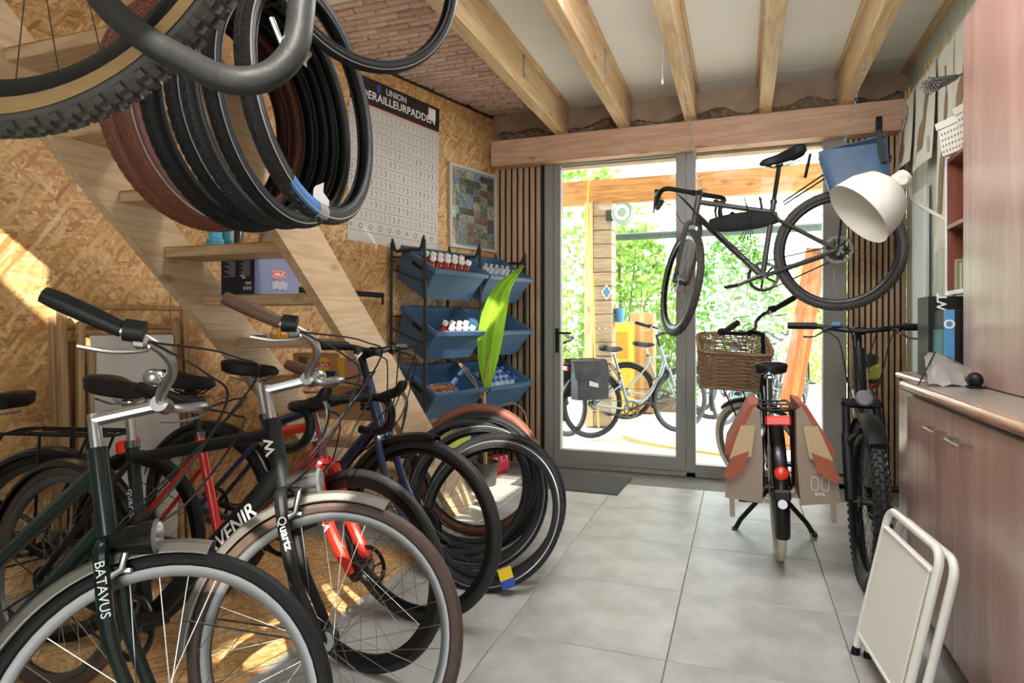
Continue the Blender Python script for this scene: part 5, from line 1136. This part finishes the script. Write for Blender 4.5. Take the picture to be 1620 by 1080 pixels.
# ================================================================== FOLDED DECK CHAIRS AT THE LEFT WALL
BEE = wood('beech', '#b8966c', '#9f7c55', 'z', knots=False); CAN = M('canvas', '#d9d6cf', .8, var=.05, scale=9, bump=.2)
def deckchair(lab, pxl, pxr, ytop, off, canvas, hgt_add=0.0):
    pl, pr = onW(pxl, 600, off), onW(pxr, 600, off); top = onW((pxl+pxr)/2, ytop, off).z; sl, sr = sof(pl), sof(pr)
    base = wallp((sl+sr)/2, 0, off+.08); t = thing('folded_deck_chair', lab, 'chair', mw=basis(base, -WD, -WN) @ Matrix.Rotation(R_(-4), 4, 'X'), group='folded deck chairs')
    w_ = abs(sl-sr)
    for sg in (-1, 1):
        MB().bbox((sg*w_/2, 0, top/2), (.028, .05, top), .006).build('frame_rail', BEE, t); MB().bbox((sg*(w_/2-.045), -.03, top*.46), (.026, .045, top*.9), .006, Matrix.Rotation(sg*R_(-1.5), 3, 'Y')).build('inner_rail', BEE, t)
        MB().bbox((sg*(w_/2-.085), -.06, top*.42), (.024, .04, top*.8), .006).build('seat_rail', BEE, t)
    for z in (top-.05, top*.12): MB().tube([V((-w_/2, 0, z)), V((w_/2, 0, z))], .013, 10).build('crossbar', BEE, t)
    MB().tube([V((-w_/2+.04, -.03, top*.87)), V((w_/2-.04, -.03, top*.87))], .013, 10).build('crossbar', BEE, t)
    if canvas:
        m = MB(); rows = []; 
        for j in range(13):
            u = j/12; rows.append([V((-(w_/2-.085)+(w_-.17)*i/10, -.055-.03*math.sin(PI*u)-.006*math.sin(i*.9+j*.7)+.012*math.sin(PI*i/10), top*.86-u*top*.78)) for i in range(11)])
        vs = [x for r in rows for x in r]; m.add(vs, [(j*11+i, j*11+i+1, (j+1)*11+i+1, (j+1)*11+i) for j in range(12) for i in range(10)]); m.add([x+V((0, .004, 0)) for x in vs], [(j*11+i, (j+1)*11+i, (j+1)*11+i+1, j*11+i+1) for j in range(12) for i in range(10)])
        cv = m.build('canvas', CAN, t); m = MB(); m.tube([V((-(w_/2-.085), -.058, top*.82)), V((w_/2-.085, -.058, top*.82))], .006, 6); m.build('hem', CAN, cv)
deckchair('folded wooden deck chair with white canvas, in front', 98, 292, 468, .12, True)
deckchair('folded wooden deck chair behind the white canvas one', 84, 284, 500, .02, True)
m = MB(); hp2 = onW(160, 296, .0); t = thing('wall_hook', 'small metal angle hook screwed to the strand board wall', 'hook', tuple(hp2)); MB().tube([hp2-hp2, WN*.06, WN*.06+V((0, 0, .03))], .006, 6).build('hook_rod', DSTEEL, t); MB().bbox(WN*.003, (.012, .04, .03), .002).build('plate', DSTEEL, t)
# ================================================================== CABINETS ON THE RIGHT
CAB = wood('cherry_front', '#a98a80', '#99766b', 'z', rough=.35, knots=False, coat=.5, ring=3); CABD = wood('cherry_carcass', '#87503f', '#7a4536', 'z', rough=.4, knots=False)
WT_ = M('worktop', '#8e8479', .3, col2='#7c7268', scale=5, coat=.3); NIC = M('nickel', '#c6c2ba', .25, 1.0)
YC0, YC1 = .02, 2.95; XF_ = .63; ZW = .93
def handle(t, p, L=.13):
    m = MB(); m.tube(smooth_path([p, p+V((-.03, 0, 0)), p+V((-.034, .012, 0)), p+V((-.034, L-.012, 0)), p+V((-.03, L, 0)), p+V((0, L, 0))], 3), .0055, 8); return m
ys = [2.95, 2.365, 1.78, 1.195, .61, .025]; cl_ = ['cherry base cabinet at the far end of the run with chrome handle', 'second cherry base cabinet with chrome handle by the folded chair', 'third cherry base cabinet just outside the near right edge', 'fourth cherry base cabinet toward the viewer', 'nearest cherry base cabinet beside the viewer']
for i in range(5):
    y1, y0 = ys[i], ys[i+1]; t = thing('base_cabinet', cl_[i], 'cabinet', (XF_, y0, 0), 0, 'cherry base cabinets')
    m = MB(); m.bx((.02, .001, .10), (XR-XF_-.004, y1-y0-.001, ZW-.04)); m.bx((.06, .001, 0), (XR-XF_-.004, y1-y0-.001, .10)); m.build('carcass', CABD, t)
    d = MB().bbox((.009, (y1-y0)/2, .49), (.02, y1-y0-.004, .77), .002).build('door', CAB, t)
    handle(t, V((-.001, .06 if i % 2 == 0 else (y1-y0-.19), .80))).build('handle', NIC, d)
tw_ = thing('worktop', 'grey brown worktop with rounded wooden front edge', 'worktop', (XF_-.03, YC0, ZW-.038))
MB().bx((.02, 0, 0), (XR-XF_+.026, YC1-YC0, .038)).build('slab', WT_, tw_)
m = MB(); m.tube([V((.02, 0, .019)), V((.02, YC1-YC0, .019))], .0192, 14); m.build('edge_moulding', wood('edge_cherry', '#b07f62', '#96623f', 'y', rough=.2, knots=False, coat=.6), tw_)
# shallower far unit
t = thing('base_cabinet', 'shallow dark end cabinet between the worktop and the mountain bicycle', 'cabinet', (.72, 2.955, 0)); MB().bx((0, 0, 0), (XR-.724, .52, ZW-.03)).build('carcass', CABD, t); MB().bx((-.012, .004, .1), (-.001, .516, ZW-.04)).build('door', CAB, t)
t = thing('worktop', 'short far worktop under the black cartons', 'worktop', (.69, 2.955, ZW-.028)); MB().bx((.02, 0, 0), (XR-.694, .53, .03)).build('slab', WT_, t); MB().tube([V((.02, 0, .015)), V((.02, .53, .015))], .0152, 12).build('edge_moulding', MATS['edge_cherry'], t)
# tall hutch on the worktop
t = thing('tall_hutch', 'tall cherry cupboard standing on the worktop at the right edge', 'cupboard', (.81, .61, ZW+.001))
MB().bx((.02, 0, 0), (XR-.814, 2.30, 1.40)).build('carcass', CABD, t)
for k in range(4):
    d = MB().bbox((.009, .2875+.575*k, .70), (.02, .571, 1.396), .002).build('door', CAB, t); handle(t, V((-.001, .40 if k == 3 else .05, .055))).build('handle', NIC, d)
# black cartons on the far worktop
CBK = M('carton_black', '#1c1816', .5, var=.2, scale=8)
pA = V((.735, 3.02, ZW+.004))
t = thing('black_carton', 'large black carton with white lettering on the far worktop', 'box', (.90, 3.235, ZW+.004)); MB().bbox((0, 0, .17), (.30, .18, .34), .003).build('carton', CBK, t); textmesh('WT', .05, TXW, 'lettering', t, basis((-.10, -.0915, .31), (0, 0, 1), (-1, 0, 0)), .001)
MB().bx((.04, -.0912, .27), (.14, -.0904, .33)).build('print', M('print_violet', '#4a4a7a', .5), t)
t = thing('black_carton', 'smaller black carton with blue side strip in front', 'box', (.885, 3.06, ZW+.004)); MB().bbox((.01, 0, .14), (.26, .16, .28), .003).build('carton', CBK, t); MB().bx((-.122, -.081, .0), (-.085, -.0802, .28)).build('blue_strip', M('strip_blue', '#4d8ab5', .5), t); textmesh('O', .05, TXW, 'lettering', t, basis((-.103, -.0825, .22), (1, 0, 0), (0, 0, 1)), .001); MB().bx((-.025, -.0815, .10), (.0, -.0805, .14)).build('print', WHITE, t)
MB().bx((-.1215, -.07, .10), (-.1203, .07, .20)).build('colour_print', M('print_teal', '#3f7a78', .5), t)
# plastic bag with a tool, and small black object
t = thing('plastic_bag', 'clear plastic bag with silver parts on the worktop', 'bag', (.665, 2.80, ZW+.001)); m = MB(); rows = []
for j in range(7):
    u = j/6; rows.append([V((-.02+.18*i/8+.02*u, -.10+.17*u+.008*math.sin(i*1.7+j), .005+.11*math.sin(u*PI/2)*(.75+.25*math.sin(i*.6+.4))+.006*math.sin(i*2.3+j*1.9))) for i in range(9)])
m.add([x for r in rows for x in r], [(j*9+i, j*9+i+1, (j+1)*9+i+1, (j+1)*9+i) for j in range(6) for i in range(8)]); m.build('film', M('film', '#8b8781', .15, .1, coat=.5), t); m = MB(); m.sph((.09, .05, .03), .035, 10, 6, (1.6, 1, .7)); m.build('silver_parts', ALU, t); MB().tube([V((-.06, -.13, .004)), V((.03, .02, .12))], .003, 6).build('rod', DSTEEL, t)
t = thing('black_gadget', 'small black rounded gadget on the worktop beside the cupboard', 'gadget', (.775, 2.66, ZW+.001)); m = MB(); m.sph((0, 0, .028), .028, 14, 8, (.9, 1.2, 1)); m.build('body', PLA, t); MB().bbox((0, 0, .004), (.045, .05, .008), .002).build('foot', BLKM, t); m = MB(); m.cyl((-.02, -.01, .03), (-.03, -.012, .03), .009, 12); m.build('lens', DSTEEL, t)
# open shelf unit with books, baskets on top
su = thing('open_shelf_unit', 'brown open shelf unit with white edges behind the cupboard', 'shelf', (.89, 2.96, ZW+.36)); SW, SH = .48, .62
su.location.z = ZW+.36; XF[su.name] = Matrix.Translation((.89, 2.96, ZW+.36))
for y in (0, SW-.016): MB().bx((0, y, 0), (XR-.894, y+.016, SH)).build('side_panel', CABD, su); MB().bx((-.004, y-.001, 0), (0, y+.017, SH)).build('edge_band', WHITE, su)
for z in (0, .30, SH-.018): MB().bx((.0, .016, z), (XR-.894, SW-.016, z+.018)).build('shelf_board', WHITE if z < .1 else CABD, su)
for k, c in enumerate(('#a39a86', '#6f7a5a', '#b9a58a', '#5a6c6f', '#a8433a')):
    MB().bbox((.08, .42-.035*k, .019+.075), (.12, .028, .15-.012*(k % 3)), .002).build('x', M('book_'+c, c, .6), loc=(.89, 2.96, ZW+.36)) if False else None
    o = MB().bbox((0, 0, .07-.005*(k % 3)), (.12, .028, .14-.01*(k % 3)), .002).build('book', M('book_'+c, c, .6), loc=(.97, 3.38-.036*k, ZW+.36+.0185)); tag(o, ['beige booklet', 'olive booklet', 'tan booklet', 'slate booklet', 'red booklet'][k]+' standing on the brown open shelf', 'book', 'booklets on the shelf')
BW = M('basket_white', '#dcd8cd', .6)
def basket(lab, loc, rz):
    t = thing('white_basket', lab, 'basket', loc, rz, 'white plastic baskets'); m = MB(); W1, D1, H1 = .10, .075, .15
    def rg(u, o_=0): return [V((sx*(W1*(.82+.18*u)+o_), sy*(D1*(.82+.18*u)+o_), H1*u)) for sx, sy in ((-1, -1), (1, -1), (1, 1), (-1, 1))]
    m.loft([rg(0), rg(.78), rg(.78, -.004), rg(.03, -.004)], cap=False); m.add(rg(0), [(3, 2, 1, 0)]); m.add(rg(.03, -.004), [(0, 1, 2, 3)]); m.build('shell', BW, t)
    m = MB(); m.loft([rg(.80, .004), rg(1, .006), rg(1, -.006), rg(.80, -.006)], closed=True); m.build('rim', BW, t)
    m = MB()
    for sy, sx in ((-1, 0), (0, -1), (0, 1)):
        for i in range(6):
            for j in range(4):
                u = .12+.17*j; x = (i-2.5)*(.026 if sy else .02); w_ = W1*(.82+.18*u); d_ = D1*(.82+.18*u)
                c = V((x, sy*(d_+.0006), H1*u)) if sy else V((sx*(w_+.0006), x, H1*u)); a = V((.007, 0, 0)) if sy else V((0, .006, 0)); b = V((0, 0, .008))
                m.add([c-a, c-b, c+a, c+b], [(0, 1, 2, 3), (3, 2, 1, 0)])
    m.build('hole_pattern', M('basket_hole', '#6f6a62', .8), t)
    for sg in (-1, 1): m = MB(); m.bx((-.03, sg*(D1+.0055), H1*.86), (.03, sg*(D1+.008), H1*.95)); m.build('handle_slot', BLKM, t)
    m = MB(); 
    for k in range(5): m.tube([V((random.uniform(-.06, .06), random.uniform(-.04, .04), .11)), V((random.uniform(-.07, .07), random.uniform(-.05, .05), .19))], .006, 5)
    c_ = m.build('contents', DSTEEL, t)
zt_ = ZW+.36+SH+.001
basket('white patterned basket on the shelf unit, nearer the lamp', (.955, 3.33, zt_), R_(20)); basket('white patterned basket on the shelf unit, beside the cupboard', (.96, 3.10, zt_), R_(12))
t = thing('blue_package', 'tall blue and cream package standing beside the white baskets', 'package', (.885, 2.985, zt_)); MB().bbox((0, 0, .23), (.05, .03, .46), .003).build('pack', M('pack_cream', '#d9c79f', .6), t); MB().bx((-.026, -.016, .20), (.026, .016, .46)).build('blue_print', M('strip_blue2', '#4a88c0', .5), t)
# bundle of spokes on a hook from the hutch side
sb = V((.80, 3.03, 2.02)); q = onY(1390+90, 138, 2.85); t = thing('spoke_bundle', 'bundle of bicycle spokes held in a dark cone at the cupboard edge', 'spokes', tuple(at(1512, 122, 2.62))); base = V(at(1512, 122, 2.62)); tip = V(at(1472, 136, 2.50))-base
MB().tube([V((0, 0, 0)), tip*.4, tip*.8], [.012, .020, .024], 12).build('sleeve', DSTEEL, t); m = MB(); d = tip.normalized(); u = d.cross(V((0, 0, 1))).normalized(); v_ = d.cross(u)
for k in range(40):
    a = k*2.4; r = .034*math.sqrt((k+.5)/40); m.tube([tip*.6+(u*math.cos(a)+v_*math.sin(a))*r*.6, tip+(u*math.cos(a)+v_*math.sin(a))*r], .0018, 4); m.sph(tip+(u*math.cos(a)+v_*math.sin(a))*r, .0045, 6, 4)
m.build('spokes', STEEL, t); MB().tube([V((0, 0, 0)), V((.06, -.05, .015))], .005, 6).build('peg', BRG, t)
# clothes line with prints
zl = 2.65; t = thing('clothes_line', 'thin line with wooden pegs along the green board wall', 'line', (XR-.05, 4.0, zl)); MB().tube([V((0, -1.6, .02)), V((0, 0, .0)), V((0, 1.0, -.005))], .0016, 5).build('string', WHITE, t)
CLP = wood('peg_wood', '#c9994f', '#a97a3a', 'z', knots=False)
pegy = [onX(px, 120, XR-.05).y for px in (1417, 1433, 1438, 1464, 1470, 1487, 1503)]
for y in pegy: m = MB(); m.bbox((0, y-4.0-.006, .012), (.010, .008, .075), .002, Matrix.Rotation(.08, 3, 'X')); m.bbox((0, y-4.0+.006, .012), (.010, .008, .075), .002, Matrix.Rotation(-.08, 3, 'X')); m.build('clothes_peg', CLP, t)
PAP = M('print_paper', '#dfdbd0', .6); DEER = M('deer_brown', '#8b7355', .7); SEP = M('print_sepia', '#c9b89a', .7)
def art(name, lab, y0, y1, z0, deer, dx=0.0):
    h_ = zl-.015-z0; t = thing(name, lab, 'print', mw=basis((XR-.053-dx, (y0+y1)/2, z0), (0, 1, 0) if False else (0, -1, 0), (0, 0, 1)), group='prints on the clothes line'); w_ = y1-y0
    zf = lambda u, v: .012*math.sin(PI*(u+.5))*(1-v)+.02*(1-v)**2
    m = MB(); vs = []
    for j in range(7):
        for i in range(7): u, v = i/6-.5, j/6; vs.append(V((w_*u, h_*v, zf(u, v))))
    m.add(vs, [(j*7+i, j*7+i+1, (j+1)*7+i+1, (j+1)*7+i) for j in range(6) for i in range(6)]); m.add([x-V((0, 0, .0012)) for x in vs], [(j*7+i, (j+1)*7+i, (j+1)*7+i+1, j*7+i+1) for j in range(6) for i in range(6)]); m.build('paper', PAP, t)
    m = MB(); o = V((0, 0, .036))
    if deer:
        P2 = lambda a, b: V((w_*a, h_*b, zf(a, b)+.003))
        m.add([P2(-.12, .08), P2(.14, .08), P2(.18, .25), P2(.07, .42), P2(.06, .55), P2(-.05, .55), P2(-.06, .42), P2(-.15, .25)], [tuple(range(8))])
        for sg in (-1, 1): m.tube([P2(.03*sg, .55), P2(.2*sg, .66), P2(.24*sg, .8), P2(.14*sg, .9)], .004, 4); m.tube([P2(.2*sg, .66), P2(.08*sg, .76)], .003, 4)
        m.build('stag_drawing', DEER, t)
    else:
        m.add([V((w_*a, h_*b, zf(a, b)+.003)) for a, b in ((-.4, .08), (.4, .08), (.36, .26), (-.36, .24))], [(0, 1, 2, 3)]); m.build('sepia_ground', SEP, t); m = MB()
        m.add([V((w_*a, h_*b, zf(a, b)+.0036)) for a, b in ((-.2, .18), (.08, .18), (.12, .42), (.16, .60), (.22, .72), (.12, .80), (.02, .70), (.0, .52), (-.18, .46), (-.24, .36))], [tuple(range(10))]); m.tube([V((w_*.12, h_*.79, zf(.1, .8)+.004)), V((w_*.06, h_*.9, zf(.1, .9)+.004))], .004, 4); m.build('deer_drawing', DEER, t)
yy_ = [onX(px, 200, XR-.06).y for px in (1417, 1443, 1447, 1478, 1482, 1506, 1516)]
art('art_print', 'print of a stag with antlers, nearest the back corner', yy_[1], yy_[0]-.02, onX(1428, 268, XR-.06).z, True); art('art_print', 'print of a deer, second from the back corner', yy_[3], yy_[2], onX(1462, 262, XR-.06).z, False)
art('art_print', 'tall pale print third along the line', yy_[5], yy_[4], 1.55, False); art('art_print', 'sepia print half hidden behind the blue package', yy_[6]-.25, yy_[5]-.02, 2.1, False)
# white blind strip on the wall behind the lamp
t = thing('pale_panel', 'pale grey panel leaning on the green wall behind the lamp', 'panel', (XR-.02, onX(1462, 400, XR).y, ZW)); 
t.location.z = .0; XF[t.name] = Matrix.Translation((XR-.02, onX(1462, 400, XR).y, 0)); MB().bbox((0, 0, 1.0), (.016, .34, 2.0), .003).build('sheet', M('pale_sheet', '#d7dbd8', .6), t); MB().bx((-.012, -.17, .0), (-.008, -.13, 2.0)).build('edge_strip', WHITE, t)
# ================================================================== WHITE LAMP
LW = M('lamp_white', '#e3ddd0', .4); lp = V((.985, 3.40, 0))
nk = at(1428, 282, 3.0); axs = (V(at(1347, 347, 3.02))-V(nk)).normalized()
t = thing('desk_lamp', 'white bell-shaded lamp on a bent arm above the cartons', 'lamp', (lp.x-.06, 3.44, ZW+.003))
b0 = V((lp.x-.06, 3.44, ZW+.003)); L = V(nk)-b0
rz_ = axs.to_track_quat('Z', 'Y').to_matrix().to_4x4()
Mh = Matrix.Translation(L) @ rz_
prof = [(0, -.02), (.034, -.02), (.04, -.01), (.042, .05), (.075, .065), (.125, .10), (.155, .165), (.170, .255), (.1715, .262), (.168, .258), (.152, .167), (.122, .104), (.07, .07), (.03, .06), (0, .06)]
MB(Mh).rev(prof, 40).build('shade', LW, t); MB(Mh).sph((0, 0, .13), .035, 14, 10).build('bulb', M('bulb_glass', '#f0eee8', .2), t)
MB(Mh).cyl((-.047, 0, .03), (.047, 0, .03), .022, 16).build('pivot', LW, t)
el = L+V((.06, .13, -.06))
m = MB(); m.tube(smooth_path([L+V((.02, .03, .0)), L+V((.05, .09, -.02)), L+V((.085, .15, -.09)), V((.02, .07, L.z-.25)), V((0, .02, .4)), V((0, 0, .02))], 6), .009, 10); m.build('arm', LW, t)
MB().rev([(0, 0), (.08, 0), (.08, .012), (.02, .02), (0, .02)], 28).build('base', LW, t); MB().bbox(L+V((.025, .04, -.005)), (.03, .06, .03), .006).build('joint', LW, t)
# ================================================================== FOLDED WHITE CHAIR
f0 = onZ(1352, 1035); t = thing('folding_stool', 'white folded steel stool leaning on the base cabinet', 'stool', mw=basis((f0.x, f0.y, 0), (.10, -1, 0), (.21, .0, .978)) )
WS = M('stool_white', '#e6e2d6', .3, coat=.3); wd, ln = .44, .53       # local x toward the camera, y up the lean, z toward the room
def uframe(o, w0, x0, L_, nm_):
    z = o; m = MB(); r = .05
    P = [V((x0, .02, z)), V((x0, L_-r, z))]+[V((x0+r-r*math.cos(a), L_-r+r*math.sin(a), z)) for a in [PI/2*k/5 for k in range(1, 6)]]+[V((x0+w0-r+r*math.sin(a), L_-r+r*math.cos(a), z)) for a in [PI/2*k/5 for k in range(0, 6)]]+[V((x0+w0, .02, z))]
    m.tube(P, .0125, 12); f_ = m.build(nm_, WS, t)
    for x in (x0, x0+w0): MB().tube([V((x, 0.0, z)), V((x, .03, z))], .0138, 12).build('rubber_foot', BLKM, f_)
sgz = 1
uframe(0, wd, 0, ln, 'front_frame'); uframe(-.035, wd, .015, ln-.015, 'rear_frame')
st_ = MB().bbox((wd/2, ln*.52, .004), (wd-.05, ln*.72, .014), .004).build('seat_panel', WS, t)
for y in (ln*.16, ln*.88): MB().bbox((wd/2, y, .004), (wd-.03, .014, .022), .004).build('panel_rail', WS, t)
# ================================================================== BICYCLES OUTSIDE
kw = dict(nsp=18, seg=32)
SIL = M('silver_paint', '#8d9499', .35, .3)
O1, o1 = bike('porch_bicycle', 'grey city bicycle with black panniers parked on the porch', pose(rear=tuple(onZ(937, 693).xy), yaw=R_(40)), style='step', fcol=SIL, bar='city', barm=BLK, fender=(BLK, (60, 190)), rack=BLKM, tyre=RUBG, seat_h=.92, seat_l=.40, group='bicycles parked outside', headz=.08, stem_h=.12, **kw)
PBK = M('pannier_black', '#2b2c2e', .6, var=.3, scale=10, bump=.2)
for sg in (-1, 1):
    m = MB(); rings = []
    for i in range(6):
        u = i/5; d = .03+.10*math.sin(min(1, u*1.5)*PI/2); rings.append([V((x, sg*y, .80-.38*u)) for x, y in ((-.28, .085), (-.27, .085+d), (-.1, .085+d*1.1), (.07, .085+d), (.08, .085))])
    m.loft(rings); pn = m.build('pannier', PBK, O1); m = MB(); m.loft([[V((x, sg*y, z)) for y, z in ((.08, .815), (.15, .80), (.21, .62), (.19, .62), (.13, .78))] for x in (-.29, .09)]); m.build('flap', PBK, pn); m = MB(); m.prism([(-.05, .05), (.05, .02), (.05, -.02), (-.05, .0)], .004, Matrix.Translation((-.1, sg*.226, .56))); m.build('reflective_patch', M('patch_grey', '#a7a9aa', .4), pn)
m = MB(); m.bbox((-.345, 0, .80), (.03, .12, .06), .01); m.build('tail_lamp', ORL, O1)
O2, o2 = bike('porch_bicycle', 'second grey bicycle standing behind the pannier bicycle on the porch', pose(rear=(onZ(985, 668).x, onZ(985, 668).y+.25), yaw=R_(20)), style='diamond', fcol=M('sage_paint', '#9aa39c', .4), bar='flat', tyre=RUBG, seat_h=.93, group='bicycles parked outside', fender=(BLK, (70, 170)), barw=.28, **kw)
O3, o3 = bike('porch_bicycle', 'bicycle half cut off by the left door frame outside', pose(front=tuple(onZ(893, 690).xy), yaw=R_(-35)), style='step', fcol=NAVY, bar='city', tyre=RUBG, group='bicycles parked outside', **kw)
for k, (px, py, yw, c, lab) in enumerate(((1150, 672, 62, M('teal_paint', '#3f7d97', .35), 'teal bicycle in the outdoor row behind the wicker basket'), (1215, 655, 70, SIL, 'silver bicycle in the middle of the outdoor row'), (1262, 652, 80, BLK, 'black bicycle of the outdoor row nearest the planks'), (1180, 646, 66, WHITE, 'white bicycle at the back of the outdoor row'), (1112, 650, 60, M('sky_paint', '#6fa5c4', .35), 'light blue bicycle at the left of the outdoor row'))):
    g0 = onZ(px, py); bike('parked_bicycle', lab, pose(rear=(g0.x, g0.y), yaw=R_(yw)), style='step' if k % 2 else 'diamond', fcol=c, bar='city', barm=ALU, fender=(BLK, (60, 190)), rack=BLKM, tyre=RUBG, seat_h=.93, seat_l=.42, group='bicycles in the outdoor row', steer=R_(10*(k-2)), cables=False, **kw)

# ================================================================== ADDED TUBE LAMP (unseen, above the frame, put in to brighten the ceiling)
t = thing('fill_tube_lamp', 'added twin tube fill lamp below the ceiling joists, out of view', 'lamp', (-.1, 2.25, 2.52))
MB().bbox((0, 0, .05), (1.25, .09, .04), .006).build('housing', WHITE, t)
TUB = M('fill_tube_glow', '#ffffff', .4, emis='#f3f7ff', es=36.0)
for sg in (-1, 1): MB().tube([V((-.6, sg*.07, .012)), V((.6, sg*.07, .012))], .014, 12).build('tube', TUB, t)
for x in (-.5, .5): MB().tube([V((x, 0, .07)), V((x, 0, .18))], .004, 6).build('hanger', DSTEEL, t)
